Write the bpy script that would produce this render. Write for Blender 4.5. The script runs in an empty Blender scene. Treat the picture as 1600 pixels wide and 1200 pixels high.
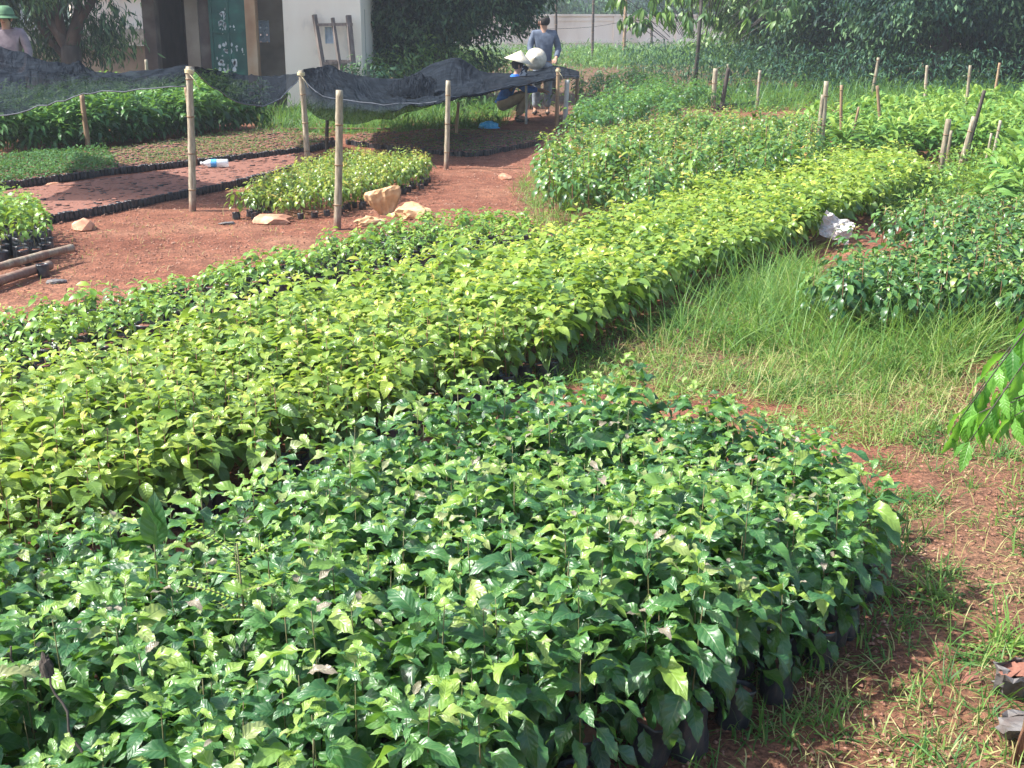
import bpy, bmesh, math, random
import numpy as np
from mathutils import Vector, Matrix
R = math.radians
rng = np.random.default_rng(7); random.seed(7)
SC = bpy.context.scene
COL = SC.collection
# ---------------------------------------------------------------- camera, sky, sun, exposure
F, CH, PITCH = 1950.0, 1.6, R(16.4)
K = 1.35
cam = bpy.data.objects.new('camera', bpy.data.cameras.new('camera')); COL.objects.link(cam)
cam.location = (0, 0, CH); cam.rotation_euler = (R(90) - PITCH, 0, 0)
cam.data.sensor_width = 36; cam.data.lens = 36 * F / 1600; cam.data.clip_end = 3000; cam.data.clip_start = .05
SC.camera = cam
SUN_EL, SUN_AZ = R(50), R(-97)          # azimuth from +Y, negative = to the left
sd = Vector((math.sin(SUN_AZ) * math.cos(SUN_EL), math.cos(SUN_AZ) * math.cos(SUN_EL), math.sin(SUN_EL)))
w = bpy.data.worlds.new('World'); SC.world = w; w.use_nodes = True
nt = w.node_tree; sky = nt.nodes.new('ShaderNodeTexSky'); sky.sky_type = 'NISHITA'; sky.sun_disc = False
sky.sun_elevation = SUN_EL; sky.sun_rotation = SUN_AZ; sky.air_density = 1.0; sky.dust_density = 2.5; sky.ozone_density = 1.0
nt.links.new(sky.outputs[0], nt.nodes['Background'].inputs[0]); nt.nodes['Background'].inputs[1].default_value = .15
sun = bpy.data.objects.new('sun', bpy.data.lights.new('sun', 'SUN')); COL.objects.link(sun)
sun.data.energy = 4.8; sun.data.angle = R(1.2); sun.data.color = (1, .975, .92)
sun.rotation_euler = sd.to_track_quat('Z', 'Y').to_euler()
vs = SC.view_settings; vs.view_transform = 'Standard'; vs.look = 'None'; vs.gamma = 1; vs.exposure = 1.22
SC.cycles.max_bounces = 6; SC.cycles.transparent_max_bounces = 12; SC.cycles.transmission_bounces = 4
try: SC.cycles.use_denoising = True
except Exception: pass

# ---------------------------------------------------------------- geometry helpers
def ray(x, y):
    u, v = (x - 800) / F, (600 - y) / F
    return np.array([u, math.cos(PITCH) + v * math.sin(PITCH), -math.sin(PITCH) + v * math.cos(PITCH)])
def G(x, y, z=0.0):                       # where the sight line of a photo point meets the level z
    d = ray(x, y); t = (z - CH) / d[2]; return np.array([d[0] * t, d[1] * t])
def Q(x, y, Y):                           # where it meets the upright plane at distance Y
    d = ray(x, y); t = Y / d[1]; return np.array([d[0] * t, Y, CH + d[2] * t])
def poly(pts, z=0.0): return [G(x, y, z) for x, y in pts]
def tag(o, label=None, cat=None, group=None, kind=None):
    if label: o['label'] = label
    if cat: o['category'] = cat
    if group: o['group'] = group
    if kind: o['kind'] = kind
    return o
def empty(name, loc=(0, 0, 0), rz=0, label=None, cat=None, group=None):
    o = bpy.data.objects.new(name, None); COL.objects.link(o); o.location = loc; o.rotation_euler = (0, 0, rz)
    o.empty_display_size = .1
    return tag(o, label, cat, group)
def mesh(name, V, Fq, mats, parent=None, uv=None, tint=None, mi=None, smooth=True, loc=None, rz=0, link=True):
    me = bpy.data.meshes.new(name)
    V = np.asarray(V, dtype=np.float32).reshape(-1, 3)
    if isinstance(Fq, np.ndarray):
        n, k = Fq.shape
        me.vertices.add(len(V)); me.vertices.foreach_set('co', V.ravel())
        me.loops.add(n * k); me.loops.foreach_set('vertex_index', Fq.astype(np.int32).ravel())
        me.polygons.add(n); me.polygons.foreach_set('loop_start', np.arange(0, n * k, k, dtype=np.int32))
        me.update(calc_edges=True)
    else:
        me.from_pydata(V.tolist(), [], [list(f) for f in Fq])
    if uv is not None:
        l = me.uv_layers.new(name='UVMap'); vi = np.empty(len(me.loops), dtype=np.int32); me.loops.foreach_get('vertex_index', vi)
        l.data.foreach_set('uv', np.asarray(uv, dtype=np.float32)[vi].ravel())
    if tint is not None:
        a = me.attributes.new('tint', 'FLOAT', 'POINT'); a.data.foreach_set('value', np.asarray(tint, dtype=np.float32))
    for m in (mats if isinstance(mats, (list, tuple)) else [mats]): me.materials.append(m)
    if mi is not None: me.polygons.foreach_set('material_index', np.asarray(mi, dtype=np.int32))
    me.polygons.foreach_set('use_smooth', np.full(len(me.polygons), smooth, dtype=bool)); me.update()
    if not link: return me
    return put(name, me, parent, loc, rz)
def put(name, me, parent=None, loc=None, rz=0, rot=None, s=1.0):
    o = bpy.data.objects.new(name, me); COL.objects.link(o)
    if parent is not None: o.parent = parent
    if loc is not None: o.location = loc
    o.rotation_euler = rot if rot is not None else (0, 0, rz)
    if s != 1.0: o.scale = (s, s, s)
    return o
class MB:                                  # collects pieces of one mesh
    def __init__(s): s.v = []; s.f = []; s.t = []
    def add(s, V, Fc, tint=0.0):
        b = len(s.v); s.v.extend([tuple(p) for p in V]); s.f.extend([tuple(i + b for i in f) for f in Fc]); s.t.extend([tint] * len(V)); return s
    def box(s, a, b, tint=0.0, M=None):
        (x0, y0, z0), (x1, y1, z1) = a, b
        V = [Vector(p) for p in ((x0, y0, z0), (x1, y0, z0), (x1, y1, z0), (x0, y1, z0), (x0, y0, z1), (x1, y0, z1), (x1, y1, z1), (x0, y1, z1))]
        if M is not None: V = [M @ p for p in V]
        return s.add(V, [(0, 3, 2, 1), (4, 5, 6, 7), (0, 1, 5, 4), (1, 2, 6, 5), (2, 3, 7, 6), (3, 0, 4, 7)], tint)
    def bar(s, p, q, wx, wy, tint=0.0):
        p, q = Vector(p), Vector(q); d = q - p
        M = Matrix.Translation(p) @ d.to_track_quat('Z', 'Y').to_matrix().to_4x4()
        return s.box((-wx / 2, -wy / 2, 0), (wx / 2, wy / 2, d.length), tint, M)
    def tube(s, pts, rad, n=8, cap=True, tint=0.0):
        pts = [Vector(p) for p in pts]; rad = rad if hasattr(rad, '__len__') else [rad] * len(pts)
        V = []; Fc = []; up = Vector((.13, .21, 1)).normalized()
        for i, p in enumerate(pts):
            d = (pts[min(i + 1, len(pts) - 1)] - pts[max(i - 1, 0)]).normalized()
            a = d.cross(up)
            if a.length < .15: a = d.cross(Vector((1, 0, 0)))
            a.normalize(); b = d.cross(a)
            V += [p + (a * math.cos(k * 2 * math.pi / n) + b * math.sin(k * 2 * math.pi / n)) * rad[i] for k in range(n)]
        for i in range(len(pts) - 1):
            for k in range(n): Fc.append((i * n + k, i * n + (k + 1) % n, (i + 1) * n + (k + 1) % n, (i + 1) * n + k))
        if cap: Fc += [tuple(range(n))[::-1], tuple(range((len(pts) - 1) * n, len(pts) * n))]
        return s.add(V, Fc, tint)
    def lathe(s, prof, n=16, wob=None, tint=0.0):
        V = []; Fc = []
        for i, (r, z) in enumerate(prof):
            for k in range(n):
                a = k * 2 * math.pi / n; rr = r * (1 + (wob(a, z) if wob else 0)); V.append((rr * math.cos(a), rr * math.sin(a), z))
        for i in range(len(prof) - 1):
            for k in range(n): Fc.append((i * n + k, i * n + (k + 1) % n, (i + 1) * n + (k + 1) % n, (i + 1) * n + k))
        return s.add(V, Fc, tint)
    def build(s, name, m, parent=None, smooth=False, loc=None, rz=0, link=True):
        return mesh(name, s.v, s.f, m, parent, tint=s.t, smooth=smooth, loc=loc, rz=rz, link=link)
def autosmooth(o, ang=40):
    return o
def inside(p, pg):
    x, y = p; c = False; n = len(pg)
    for i in range(n):
        (x1, y1), (x2, y2) = pg[i], pg[(i + 1) % n]
        if (y1 > y) != (y2 > y) and x < (x2 - x1) * (y - y1) / (y2 - y1) + x1: c = not c
    return c
def inside_many(P, pg):
    x, y = P[:, 0], P[:, 1]; c = np.zeros(len(P), bool); n = len(pg)
    for i in range(n):
        (x1, y1), (x2, y2) = pg[i], pg[(i + 1) % n]
        if y1 == y2: continue
        m = ((y1 > y) != (y2 > y)) & (x < (x2 - x1) * (y - y1) / (y2 - y1) + x1); c ^= m
    return c
def fill(pg, step, jit=.28, ang=0.0):      # hex grid of spots inside a polygon
    pg = [np.array(p) for p in pg]; A = np.array(pg); c = A.mean(0)
    r = np.linalg.norm(A - c, axis=1).max() + step; n = int(r / step) + 2
    i, j = np.meshgrid(np.arange(-n, n + 1), np.arange(-n, n + 1))
    x = (i + .5 * (j % 2)) * step; y = j * step * .87
    P = np.stack([x.ravel(), y.ravel()], 1); ca, sa = math.cos(ang), math.sin(ang)
    P = P @ np.array([[ca, sa], [-sa, ca]]) + c
    P += rng.normal(0, step * jit * .6, P.shape)
    return P[inside_many(P, pg)]
def shot(P, z):                            # photo coordinates of world points (to know what is in view)
    x, y = P[:, 0], P[:, 1]; dz = z - CH
    dep = y * math.cos(PITCH) - dz * math.sin(PITCH); up = y * math.sin(PITCH) + dz * math.cos(PITCH)
    return 800 + F * x / dep, 600 - F * up / dep, dep
def vnoise(x, y, s=1.0, seed=0):           # cheap smooth noise
    o = np.random.default_rng(seed).uniform(0, 6.28, 8)
    x = x / s; y = y / s
    return (np.sin(x * 1.3 + o[0] + 1.1 * np.sin(y * .9 + o[1])) + np.sin(y * 1.7 + o[2] + 1.3 * np.sin(x * 1.1 + o[3])) + .6 * np.sin(x * 3.1 - y * 2.3 + o[4]) + .6 * np.sin(x * 2.2 + y * 3.7 + o[5])) / 3.2

# ---------------------------------------------------------------- materials
def newmat(name):
    m = bpy.data.materials.new(name); m.use_nodes = True; n = m.node_tree.nodes; n.clear()
    out = n.new('ShaderNodeOutputMaterial'); return m, n, m.node_tree.links, out
def ramp(n, stops):
    r = n.new('ShaderNodeValToRGB'); e = r.color_ramp.elements
    while len(e) < len(stops): e.new(.5)
    for el, (p, c) in zip(e, stops): el.position = p; el.color = (*c, 1)
    return r
def math_(n, l, op, a, b=None, c=None, clamp=False):
    x = n.new('ShaderNodeMath'); x.operation = op; x.use_clamp = clamp
    for i, v in enumerate((a, b, c)):
        if v is None: continue
        if isinstance(v, (int, float)): x.inputs[i].default_value = v
        else: l.new(v, x.inputs[i])
    return x.outputs[0]
def mixc(n, l, f, a, b, bt='MIX'):
    x = n.new('ShaderNodeMix'); x.data_type = 'RGBA'; x.blend_type = bt
    for i, v in ((0, f), (6, a), (7, b)):
        if isinstance(v, (int, float)): x.inputs[i].default_value = v
        elif isinstance(v, tuple): x.inputs[i].default_value = (*v, 1)
        else: l.new(v, x.inputs[i])
    return x.outputs[2]
def simple(name, stops, rough=.8, scale=8, detail=6, bump=.3, dist=.01, spec=.4, stretch=(1, 1, 1), metal=0.0, alpha=None, obj_random=.0, tint=False, coord='Object', fine=None):
    m, n, l, out = newmat(name)
    tc = n.new('ShaderNodeTexCoord'); mp = n.new('ShaderNodeMapping'); mp.inputs['Scale'].default_value = stretch; l.new(tc.outputs[coord], mp.inputs[0])
    no = n.new('ShaderNodeTexNoise'); no.inputs['Scale'].default_value = scale; no.inputs['Detail'].default_value = detail; l.new(mp.outputs[0], no.inputs['Vector'])
    fac = no.outputs['Fac']
    fac = math_(n, l, 'MULTIPLY_ADD', fac, 1.9, -.45, True)
    if tint:
        at = n.new('ShaderNodeAttribute'); at.attribute_name = 'tint'; fac = math_(n, l, 'MULTIPLY_ADD', at.outputs['Fac'], 1.0, math_(n, l, 'MULTIPLY_ADD', fac, .3, -.15), True)
    if obj_random:
        oi = n.new('ShaderNodeObjectInfo'); fac = math_(n, l, 'ADD', fac, math_(n, l, 'MULTIPLY_ADD', oi.outputs['Random'], obj_random, -obj_random / 2), clamp=True)
    rp = ramp(n, stops); l.new(fac, rp.inputs[0]); col = rp.outputs[0]
    if fine:
        n2 = n.new('ShaderNodeTexNoise'); n2.inputs['Scale'].default_value = fine; n2.inputs['Detail'].default_value = 3; l.new(mp.outputs[0], n2.inputs['Vector'])
        col = mixc(n, l, .6, col, ramp_out(n, l, n2.outputs['Fac'], [(.3, (.35, .35, .35)), (.65, (1, 1, 1))]), 'MULTIPLY')
    b = n.new('ShaderNodeBsdfPrincipled'); l.new(col, b.inputs['Base Color']); b.inputs['Roughness'].default_value = rough
    b.inputs['Specular IOR Level'].default_value = spec; b.inputs['Metallic'].default_value = metal
    if bump:
        bp = n.new('ShaderNodeBump'); bp.inputs['Strength'].default_value = bump; bp.inputs['Distance'].default_value = dist
        l.new(no.outputs['Fac'], bp.inputs['Height']); l.new(bp.outputs[0], b.inputs['Normal'])
    s = b.outputs[0]
    if alpha is not None:
        tr = n.new('ShaderNodeBsdfTransparent'); mx = n.new('ShaderNodeMixShader'); mx.inputs[0].default_value = alpha
        l.new(tr.outputs[0], mx.inputs[1]); l.new(s, mx.inputs[2]); s = mx.outputs[0]
    l.new(s, out.inputs[0]); return m
def ramp_out(n, l, f, stops):
    r = ramp(n, stops); l.new(f, r.inputs[0]); return r.outputs[0]
def stain_foot(m, h=.16, col=(.16, .06, .04)):
    n, l = m.node_tree.nodes, m.node_tree.links; b = next(x for x in n if x.type == 'BSDF_PRINCIPLED'); src = b.inputs['Base Color'].links[0].from_socket
    tc = n.new('ShaderNodeTexCoord'); sx = n.new('ShaderNodeSeparateXYZ'); l.new(tc.outputs['Object'], sx.inputs[0])
    no = n.new('ShaderNodeTexNoise'); no.inputs['Scale'].default_value = 14; l.new(tc.outputs['Object'], no.inputs['Vector'])
    f = math_(n, l, 'SUBTRACT', math_(n, l, 'MULTIPLY_ADD', no.outputs['Fac'], .3, h), sx.outputs[2]); f = math_(n, l, 'MULTIPLY', f, 9.0, clamp=True)
    l.new(mixc(n, l, math_(n, l, 'MULTIPLY', f, .75), src, col), b.inputs['Base Color'])
def leafmat(name, stops, rough=.4, spec=.5, trans=.35, tcol=(.30, .45, .03), veins=0.0, nveins=9, obj_var=.15, tmix=.5, vein_col=.35, roughvar=.0):
    """tint attribute -> colour ramp; each plant varies a little; veins from the leaf's own UV"""
    m, n, l, out = newmat(name)
    at = n.new('ShaderNodeAttribute'); at.attribute_name = 'tint'; fac = at.outputs['Fac']
    oi = n.new('ShaderNodeObjectInfo')
    fac = math_(n, l, 'ADD', fac, math_(n, l, 'MULTIPLY_ADD', oi.outputs['Random'], obj_var, -obj_var / 2), clamp=True)
    rp = ramp(n, stops); l.new(fac, rp.inputs[0]); col = rp.outputs[0]
    tc = n.new('ShaderNodeTexCoord')
    no = n.new('ShaderNodeTexNoise'); no.inputs['Scale'].default_value = 45; no.inputs['Detail'].default_value = 2; l.new(tc.outputs['Object'], no.inputs['Vector'])
    col = mixc(n, l, .5, col, ramp_out(n, l, no.outputs['Fac'], [(.3, (.62, .7, .6)), (.7, (1.15, 1.1, 1.1))]), 'MULTIPLY')
    b = n.new('ShaderNodeBsdfPrincipled'); b.inputs['Roughness'].default_value = rough; b.inputs['Specular IOR Level'].default_value = spec
    nrm = None
    if veins:
        sx = n.new('ShaderNodeSeparateXYZ'); l.new(tc.outputs['UV'], sx.inputs[0]); u, v = sx.outputs[0], sx.outputs[1]
        a = math_(n, l, 'ABSOLUTE', math_(n, l, 'SUBTRACT', v, .5))            # 0 at midrib .. .5 edge
        ph = math_(n, l, 'SUBTRACT', math_(n, l, 'MULTIPLY', u, float(nveins)), math_(n, l, 'MULTIPLY', a, 3.2))
        saw = math_(n, l, 'ABSOLUTE', math_(n, l, 'SUBTRACT', math_(n, l, 'FRACT', ph), .5))   # 0 on the side vein
        lat = math_(n, l, 'SUBTRACT', 1.0, math_(n, l, 'MULTIPLY', saw, 9.0), clamp=True)
        mid = math_(n, l, 'SUBTRACT', 1.0, math_(n, l, 'MULTIPLY', a, 22.0), clamp=True)
        vn = math_(n, l, 'MAXIMUM', math_(n, l, 'MULTIPLY', lat, .6), mid)
        col = mixc(n, l, math_(n, l, 'MULTIPLY', vn, vein_col), col, tuple(min(1, c * 1.0) for c in (.30, .42, .14)))
        hgt = math_(n, l, 'SUBTRACT', math_(n, l, 'MULTIPLY', saw, 1.6), mid)
        hgt = math_(n, l, 'ADD', hgt, math_(n, l, 'MULTIPLY', no.outputs['Fac'], 1.0))
        bp = n.new('ShaderNodeBump'); bp.inputs['Strength'].default_value = veins; bp.inputs['Distance'].default_value = .0035
        l.new(hgt, bp.inputs['Height']); l.new(bp.outputs[0], b.inputs['Normal']); nrm = bp.outputs[0]
    l.new(col, b.inputs['Base Color'])
    t = n.new('ShaderNodeBsdfTranslucent'); l.new(mixc(n, l, tmix, col, tcol), t.inputs[0])
    mx = n.new('ShaderNodeMixShader'); mx.inputs[0].default_value = trans; l.new(b.outputs[0], mx.inputs[1]); l.new(t.outputs[0], mx.inputs[2])
    l.new(mx.outputs[0], out.inputs[0]); return m
M = {}
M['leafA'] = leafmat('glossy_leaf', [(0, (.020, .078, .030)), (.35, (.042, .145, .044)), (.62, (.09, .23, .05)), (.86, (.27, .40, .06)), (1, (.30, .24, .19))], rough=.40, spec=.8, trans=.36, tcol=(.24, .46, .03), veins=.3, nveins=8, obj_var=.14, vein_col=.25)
M['leafB'] = leafmat('pale_leaf', [(0, (.050, .13, .028)), (.4, (.155, .275, .045)), (.75, (.33, .43, .065)), (.92, (.48, .50, .08)), (1, (.50, .38, .10))], rough=.36, spec=.65, trans=.38, tcol=(.44, .60, .05), veins=.3, nveins=9, obj_var=.2, vein_col=.25)
M['leafB_far'] = leafmat('pale_leaf_far', [(0, (.050, .13, .028)), (.4, (.155, .275, .045)), (.75, (.33, .43, .065)), (.92, (.48, .50, .08)), (1, (.50, .38, .10))], rough=.38, spec=.6, trans=.38, tcol=(.44, .60, .05), obj_var=.0)
M['leafC'] = leafmat('small_leaf', [(0, (.05, .14, .03)), (.5, (.16, .31, .045)), (1, (.38, .48, .07))], rough=.38, spec=.6, trans=.32, tcol=(.35, .5, .04), obj_var=.3)
M['leafD'] = leafmat('shiny_leaf', [(0, (.035, .11, .032)), (.45, (.10, .22, .045)), (.8, (.27, .37, .06)), (1, (.46, .28, .08))], rough=.36, spec=.6, trans=.3, tcol=(.28, .42, .03), obj_var=.3)
M['leafE'] = leafmat('bright_leaf', [(0, (.05, .13, .03)), (.5, (.18, .28, .045)), (.85, (.38, .42, .06)), (1, (.48, .32, .07))], rough=.33, spec=.6, trans=.34, tcol=(.36, .48, .05), obj_var=.3)
M['leafF'] = leafmat('dark_leaf', [(0, (.024, .085, .03)), (.5, (.07, .175, .045)), (.85, (.18, .30, .055)), (1, (.32, .24, .08))], rough=.36, spec=.6, trans=.25, tcol=(.2, .38, .03), obj_var=.3)
M['leafG'] = leafmat('lance_leaf', [(0, (.05, .15, .035)), (.5, (.14, .29, .06)), (1, (.32, .44, .08))], rough=.45, spec=.4, trans=.34, tcol=(.28, .44, .05), obj_var=.35)
M['leafH'] = leafmat('acacia_leaf', [(0, (.025, .085, .03)), (.5, (.065, .18, .045)), (1, (.17, .32, .06))], rough=.4, spec=.5, trans=.35, tcol=(.25, .45, .04), obj_var=.35)
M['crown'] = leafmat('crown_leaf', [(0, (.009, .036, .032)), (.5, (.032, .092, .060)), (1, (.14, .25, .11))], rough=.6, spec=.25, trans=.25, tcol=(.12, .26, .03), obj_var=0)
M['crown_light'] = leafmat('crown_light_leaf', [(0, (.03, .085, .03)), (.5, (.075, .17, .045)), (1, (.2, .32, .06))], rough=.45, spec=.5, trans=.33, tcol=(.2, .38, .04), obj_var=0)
M['grass'] = leafmat('grass_blade', [(0, (.035, .11, .03)), (.45, (.10, .23, .05)), (.8, (.24, .36, .08)), (1, (.42, .38, .17))], rough=.5, spec=.35, trans=.4, tcol=(.3, .48, .05), obj_var=0)
M['mat'] = leafmat('mat_leaf', [(0, (.03, .10, .03)), (.5, (.07, .2, .045)), (.75, (.14, .20, .06)), (1, (.20, .15, .07))], rough=.6, spec=.3, trans=.3, tcol=(.2, .3, .04), obj_var=0)
M['bark'] = simple('bark', [(0, (.02, .017, .015)), (.5, (.05, .043, .036)), (1, (.11, .095, .08))], .9, 9, bump=.6, stretch=(1, 1, .3))
M['stem'] = simple('stem', [(0, (.06, .10, .03)), (1, (.19, .14, .07))], .7, 30, bump=0)
M['stem_red'] = simple('red_stem', [(0, (.16, .07, .04)), (1, (.26, .15, .08))], .7, 30, bump=0)
M['bag'] = simple('black_plastic', [(0, (.012, .013, .017)), (.6, (.03, .032, .038)), (1, (.10, .075, .06))], .38, 26, bump=1.0, dist=.01, spec=.6, stretch=(1, 1, .5))
M['soil'] = simple('bag_soil', [(0, (.13, .052, .036)), (1, (.26, .115, .078))], .95, 60, bump=.8, dist=.006)
M['bamboo'] = simple('bamboo_pale', [(0, (.13, .10, .07)), (.45, (.30, .25, .17)), (1, (.46, .41, .31))], .7, 9, bump=.4, stretch=(5, 5, .7), obj_random=.35, fine=40)
M['bamboo_brown'] = simple('bamboo_brown', [(0, (.10, .06, .035)), (.5, (.25, .16, .09)), (1, (.38, .28, .17))], .65, 7, bump=.2, stretch=(4, 4, .5), obj_random=.3)
stain_foot(M['bamboo'], .02); stain_foot(M['bamboo_brown'], .0)
M['wood_dark'] = simple('dark_wood', [(0, (.025, .02, .018)), (1, (.10, .08, .065))], .85, 9, bump=.4, stretch=(3, 3, .4))
M['concrete'] = simple('pale_concrete', [(0, (.35, .34, .31)), (1, (.58, .57, .53))], .9, 12, bump=.2)
M['cord'] = simple('cord', [(0, (.5, .42, .22)), (1, (.7, .62, .4))], .6, 30, bump=0)
M['rock'] = simple('red_rock', [(0, (.20, .085, .05)), (.5, (.42, .20, .12)), (1, (.62, .40, .28))], .9, 11, bump=.5, dist=.02)
M['paper'] = simple('brown_paper', [(0, (.30, .16, .07)), (.5, (.50, .30, .15)), (1, (.66, .47, .28))], .75, 14, bump=.8, dist=.015)
M['white_plastic'] = simple('white_plastic', [(0, (.5, .52, .52)), (1, (.8, .82, .82))], .4, 20, bump=.5, dist=.01)
M['grey_plastic'] = simple('grey_plastic', [(0, (.07, .045, .035)), (.5, (.10, .09, .085)), (1, (.17, .16, .155))], .65, 22, bump=.8, dist=.01, spec=.6)
M['blue_plastic'] = simple('blue_plastic', [(0, (.02, .25, .55)), (.6, (.05, .45, .8)), (1, (.45, .75, .9))], .35, 18, bump=.8, dist=.02, spec=.6)
M['label_blue'] = simple('label_blue', [(0, (.03, .22, .6)), (1, (.15, .5, .85))], .5, 40, bump=0)

# ---------------------------------------------------------------- leaves
def leaf_tpl(nl, nw, wr, curl, fold, wave=0.0, serr=0.0, a=.8, pet=.08, nser=0, droop0=0.0, tip=1.0, seed=0):
    """one leaf of length 1 along +x, width wr, curling down; returns verts, uv, quads"""
    ts = np.linspace(0, 1, nl + 1); V = []; UV = []; x = z = 0.0; ph = droop0; pt = 0
    o = np.random.default_rng(seed).uniform(0, 6.28, 3)
    for i, t in enumerate(ts):
        dt = t - pt; ph = droop0 - curl * t; x += math.cos(ph) * dt; z += math.sin(ph) * dt; pt = t
        q = min(max((t - pet) / (1 - pet), 0), 1)
        wd = wr * .5 * max(math.sin(math.pi * min(q ** a, 1)), 0) ** (.85 * tip)
        wd = max(wd, .012 if t < pet + .02 else .0012)
        if nser and .1 < q < .97: wd *= 1 + serr * (1 if i % 2 else -1)
        for j in range(nw + 1):
            s = j / nw * 2 - 1
            y = s * wd; zz = z + abs(s) * wd * fold + wave * wr * math.sin(t * 11 + o[0] + s * 1.5) * abs(s) ** 1.5 * min(1, 8 * q * (1 - q))
            V.append((x - math.sin(ph) * 0, y, zz)); UV.append((t, .5 + s * .5))
    Fq = [(i * (nw + 1) + j, (i + 1) * (nw + 1) + j, (i + 1) * (nw + 1) + j + 1, i * (nw + 1) + j + 1) for i in range(nl) for j in range(nw)]
    return np.array(V), np.array(UV), np.array(Fq)
def frames(az, el, roll):                  # rotation whose x axis points along azimuth/elevation
    az, el, roll = map(np.asarray, (az, el, roll))
    x = np.stack([np.cos(az) * np.cos(el), np.sin(az) * np.cos(el), np.sin(el)], 1)
    y0 = np.stack([-np.sin(az), np.cos(az), np.zeros_like(az)], 1); z0 = np.cross(x, y0)
    y = y0 * np.cos(roll)[:, None] + z0 * np.sin(roll)[:, None]; z = np.cross(x, y)
    return np.stack([x, y, z], 2)
def stamp(tpl, Rm, T, L, W, tint):         # many copies of one leaf as arrays
    V, UV, Fq = tpl; k = len(T)
    S = V[None] * np.stack([L, W, L], 1)[:, None, :]
    P = np.einsum('kij,knj->kni', Rm, S) + np.asarray(T)[:, None, :]
    n = len(V)
    return P.reshape(-1, 3), np.tile(UV, (k, 1)), (Fq[None] + (np.arange(k) * n)[:, None, None]).reshape(-1, Fq.shape[1]), np.repeat(tint, n)
def join(parts):
    V, U, Fs, T, b = [], [], [], [], 0
    for v, u, f, t in parts: V.append(v); U.append(u); Fs.append(f + b); T.append(t); b += len(v)
    return np.concatenate(V), np.concatenate(U), np.concatenate(Fs), np.concatenate(T)
def seedling_arrays(tpls, h, nleaf, ll, lw, z0, r, el0=.75, el1=-.35, top_small=.45, tints=(.1, .8), tip_tint=None, spread=.008, branches=0, pitch=2.4):
    """leaf transforms for one seedling: small upright leaves on top, large drooping ones below"""
    k = np.arange(nleaf); f = (k + .5) / nleaf                                # 0 bottom .. 1 top
    az = k * pitch + r.uniform(0, 6.28) + r.normal(0, .25, nleaf)
    el = el1 + (el0 - el1) * f ** 1.3 + r.normal(0, .2, nleaf)
    z = z0 + (h - z0) * (f ** .88)
    sc = np.clip(.75 + .5 * np.sin(math.pi * np.clip(f, 0, 1) ** .9) - (1 - top_small) * f ** 5, .2, 1.3) * r.uniform(.62, 1.22, nleaf)
    L = ll * sc; W = L * lw / ll * r.uniform(.85, 1.15, nleaf) / 1.0
    bx = r.normal(0, spread, (nleaf, 2)); lean = r.normal(0, .004, 2)
    T = np.stack([bx[:, 0] + lean[0] * z, bx[:, 1] + lean[1] * z, z], 1)
    if branches:
        bo = np.stack([np.cos(az), np.sin(az), np.zeros(nleaf)], 1) * (branches * (1 - f * .6) * r.uniform(.2, 1, nleaf))[:, None]; T += bo
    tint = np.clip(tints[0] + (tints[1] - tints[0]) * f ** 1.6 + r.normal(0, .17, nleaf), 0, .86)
    if tip_tint is not None:
        m = (f > .86) & (r.random(nleaf) < tip_tint); tint[m] = 1
    Rm = frames(az, el, r.normal(0, .35, nleaf)); which = r.integers(0, len(tpls), nleaf)
    return [stamp(tpls[w_], Rm[which == w_], T[which == w_], L[which == w_], W[which == w_], tint[which == w_]) for w_ in range(len(tpls)) if (which == w_).any()]
def stem_mb(h, r0, z0, rr, n=5):
    mb = MB(); a = rr.uniform(0, 6.28); b = rr.uniform(-.006, .006)
    pts = [(b * math.cos(a) * i, b * math.sin(a) * i, z0 + (h - z0) * i / 4) for i in range(5)]
    mb.tube(pts, [r0 * (1 - .15 * i) for i in range(5)], n); return mb
def bag_mesh(name, r, h, seed, n=14, soil=True):
    rr = np.random.default_rng(seed); o = rr.uniform(0, 6.28, 4)
    wob = lambda a, z: .08 * math.sin(3 * a + o[0] + z * 40) + .07 * math.sin(5 * a + o[1] - z * 70) + .05 * math.sin(8 * a + o[2] + z * 90)
    mb = MB(); mb.lathe([(r * .86, 0), (r * .98, h * .12), (r * 1.02, h * .4), (r * .99, h * .7), (r * 1.0, h * .92), (r * 1.04, h * 1.02), (r * .97, h * 1.0), (r * .93, h * .9)], n, wob)
    nb = len(mb.f); 
    mb.add([(0, 0, h * .93)] + [(r * .95 * math.cos(k * 6.2832 / n), r * .95 * math.sin(k * 6.2832 / n), h * .9) for k in range(n)], [(0, k + 1, (k + 1) % n + 1) for k in range(n)])
    return mesh(name, mb.v, mb.f, [M['bag'], M['soil']], tint=mb.t, mi=[0] * nb + [1] * n, link=False)

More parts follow.
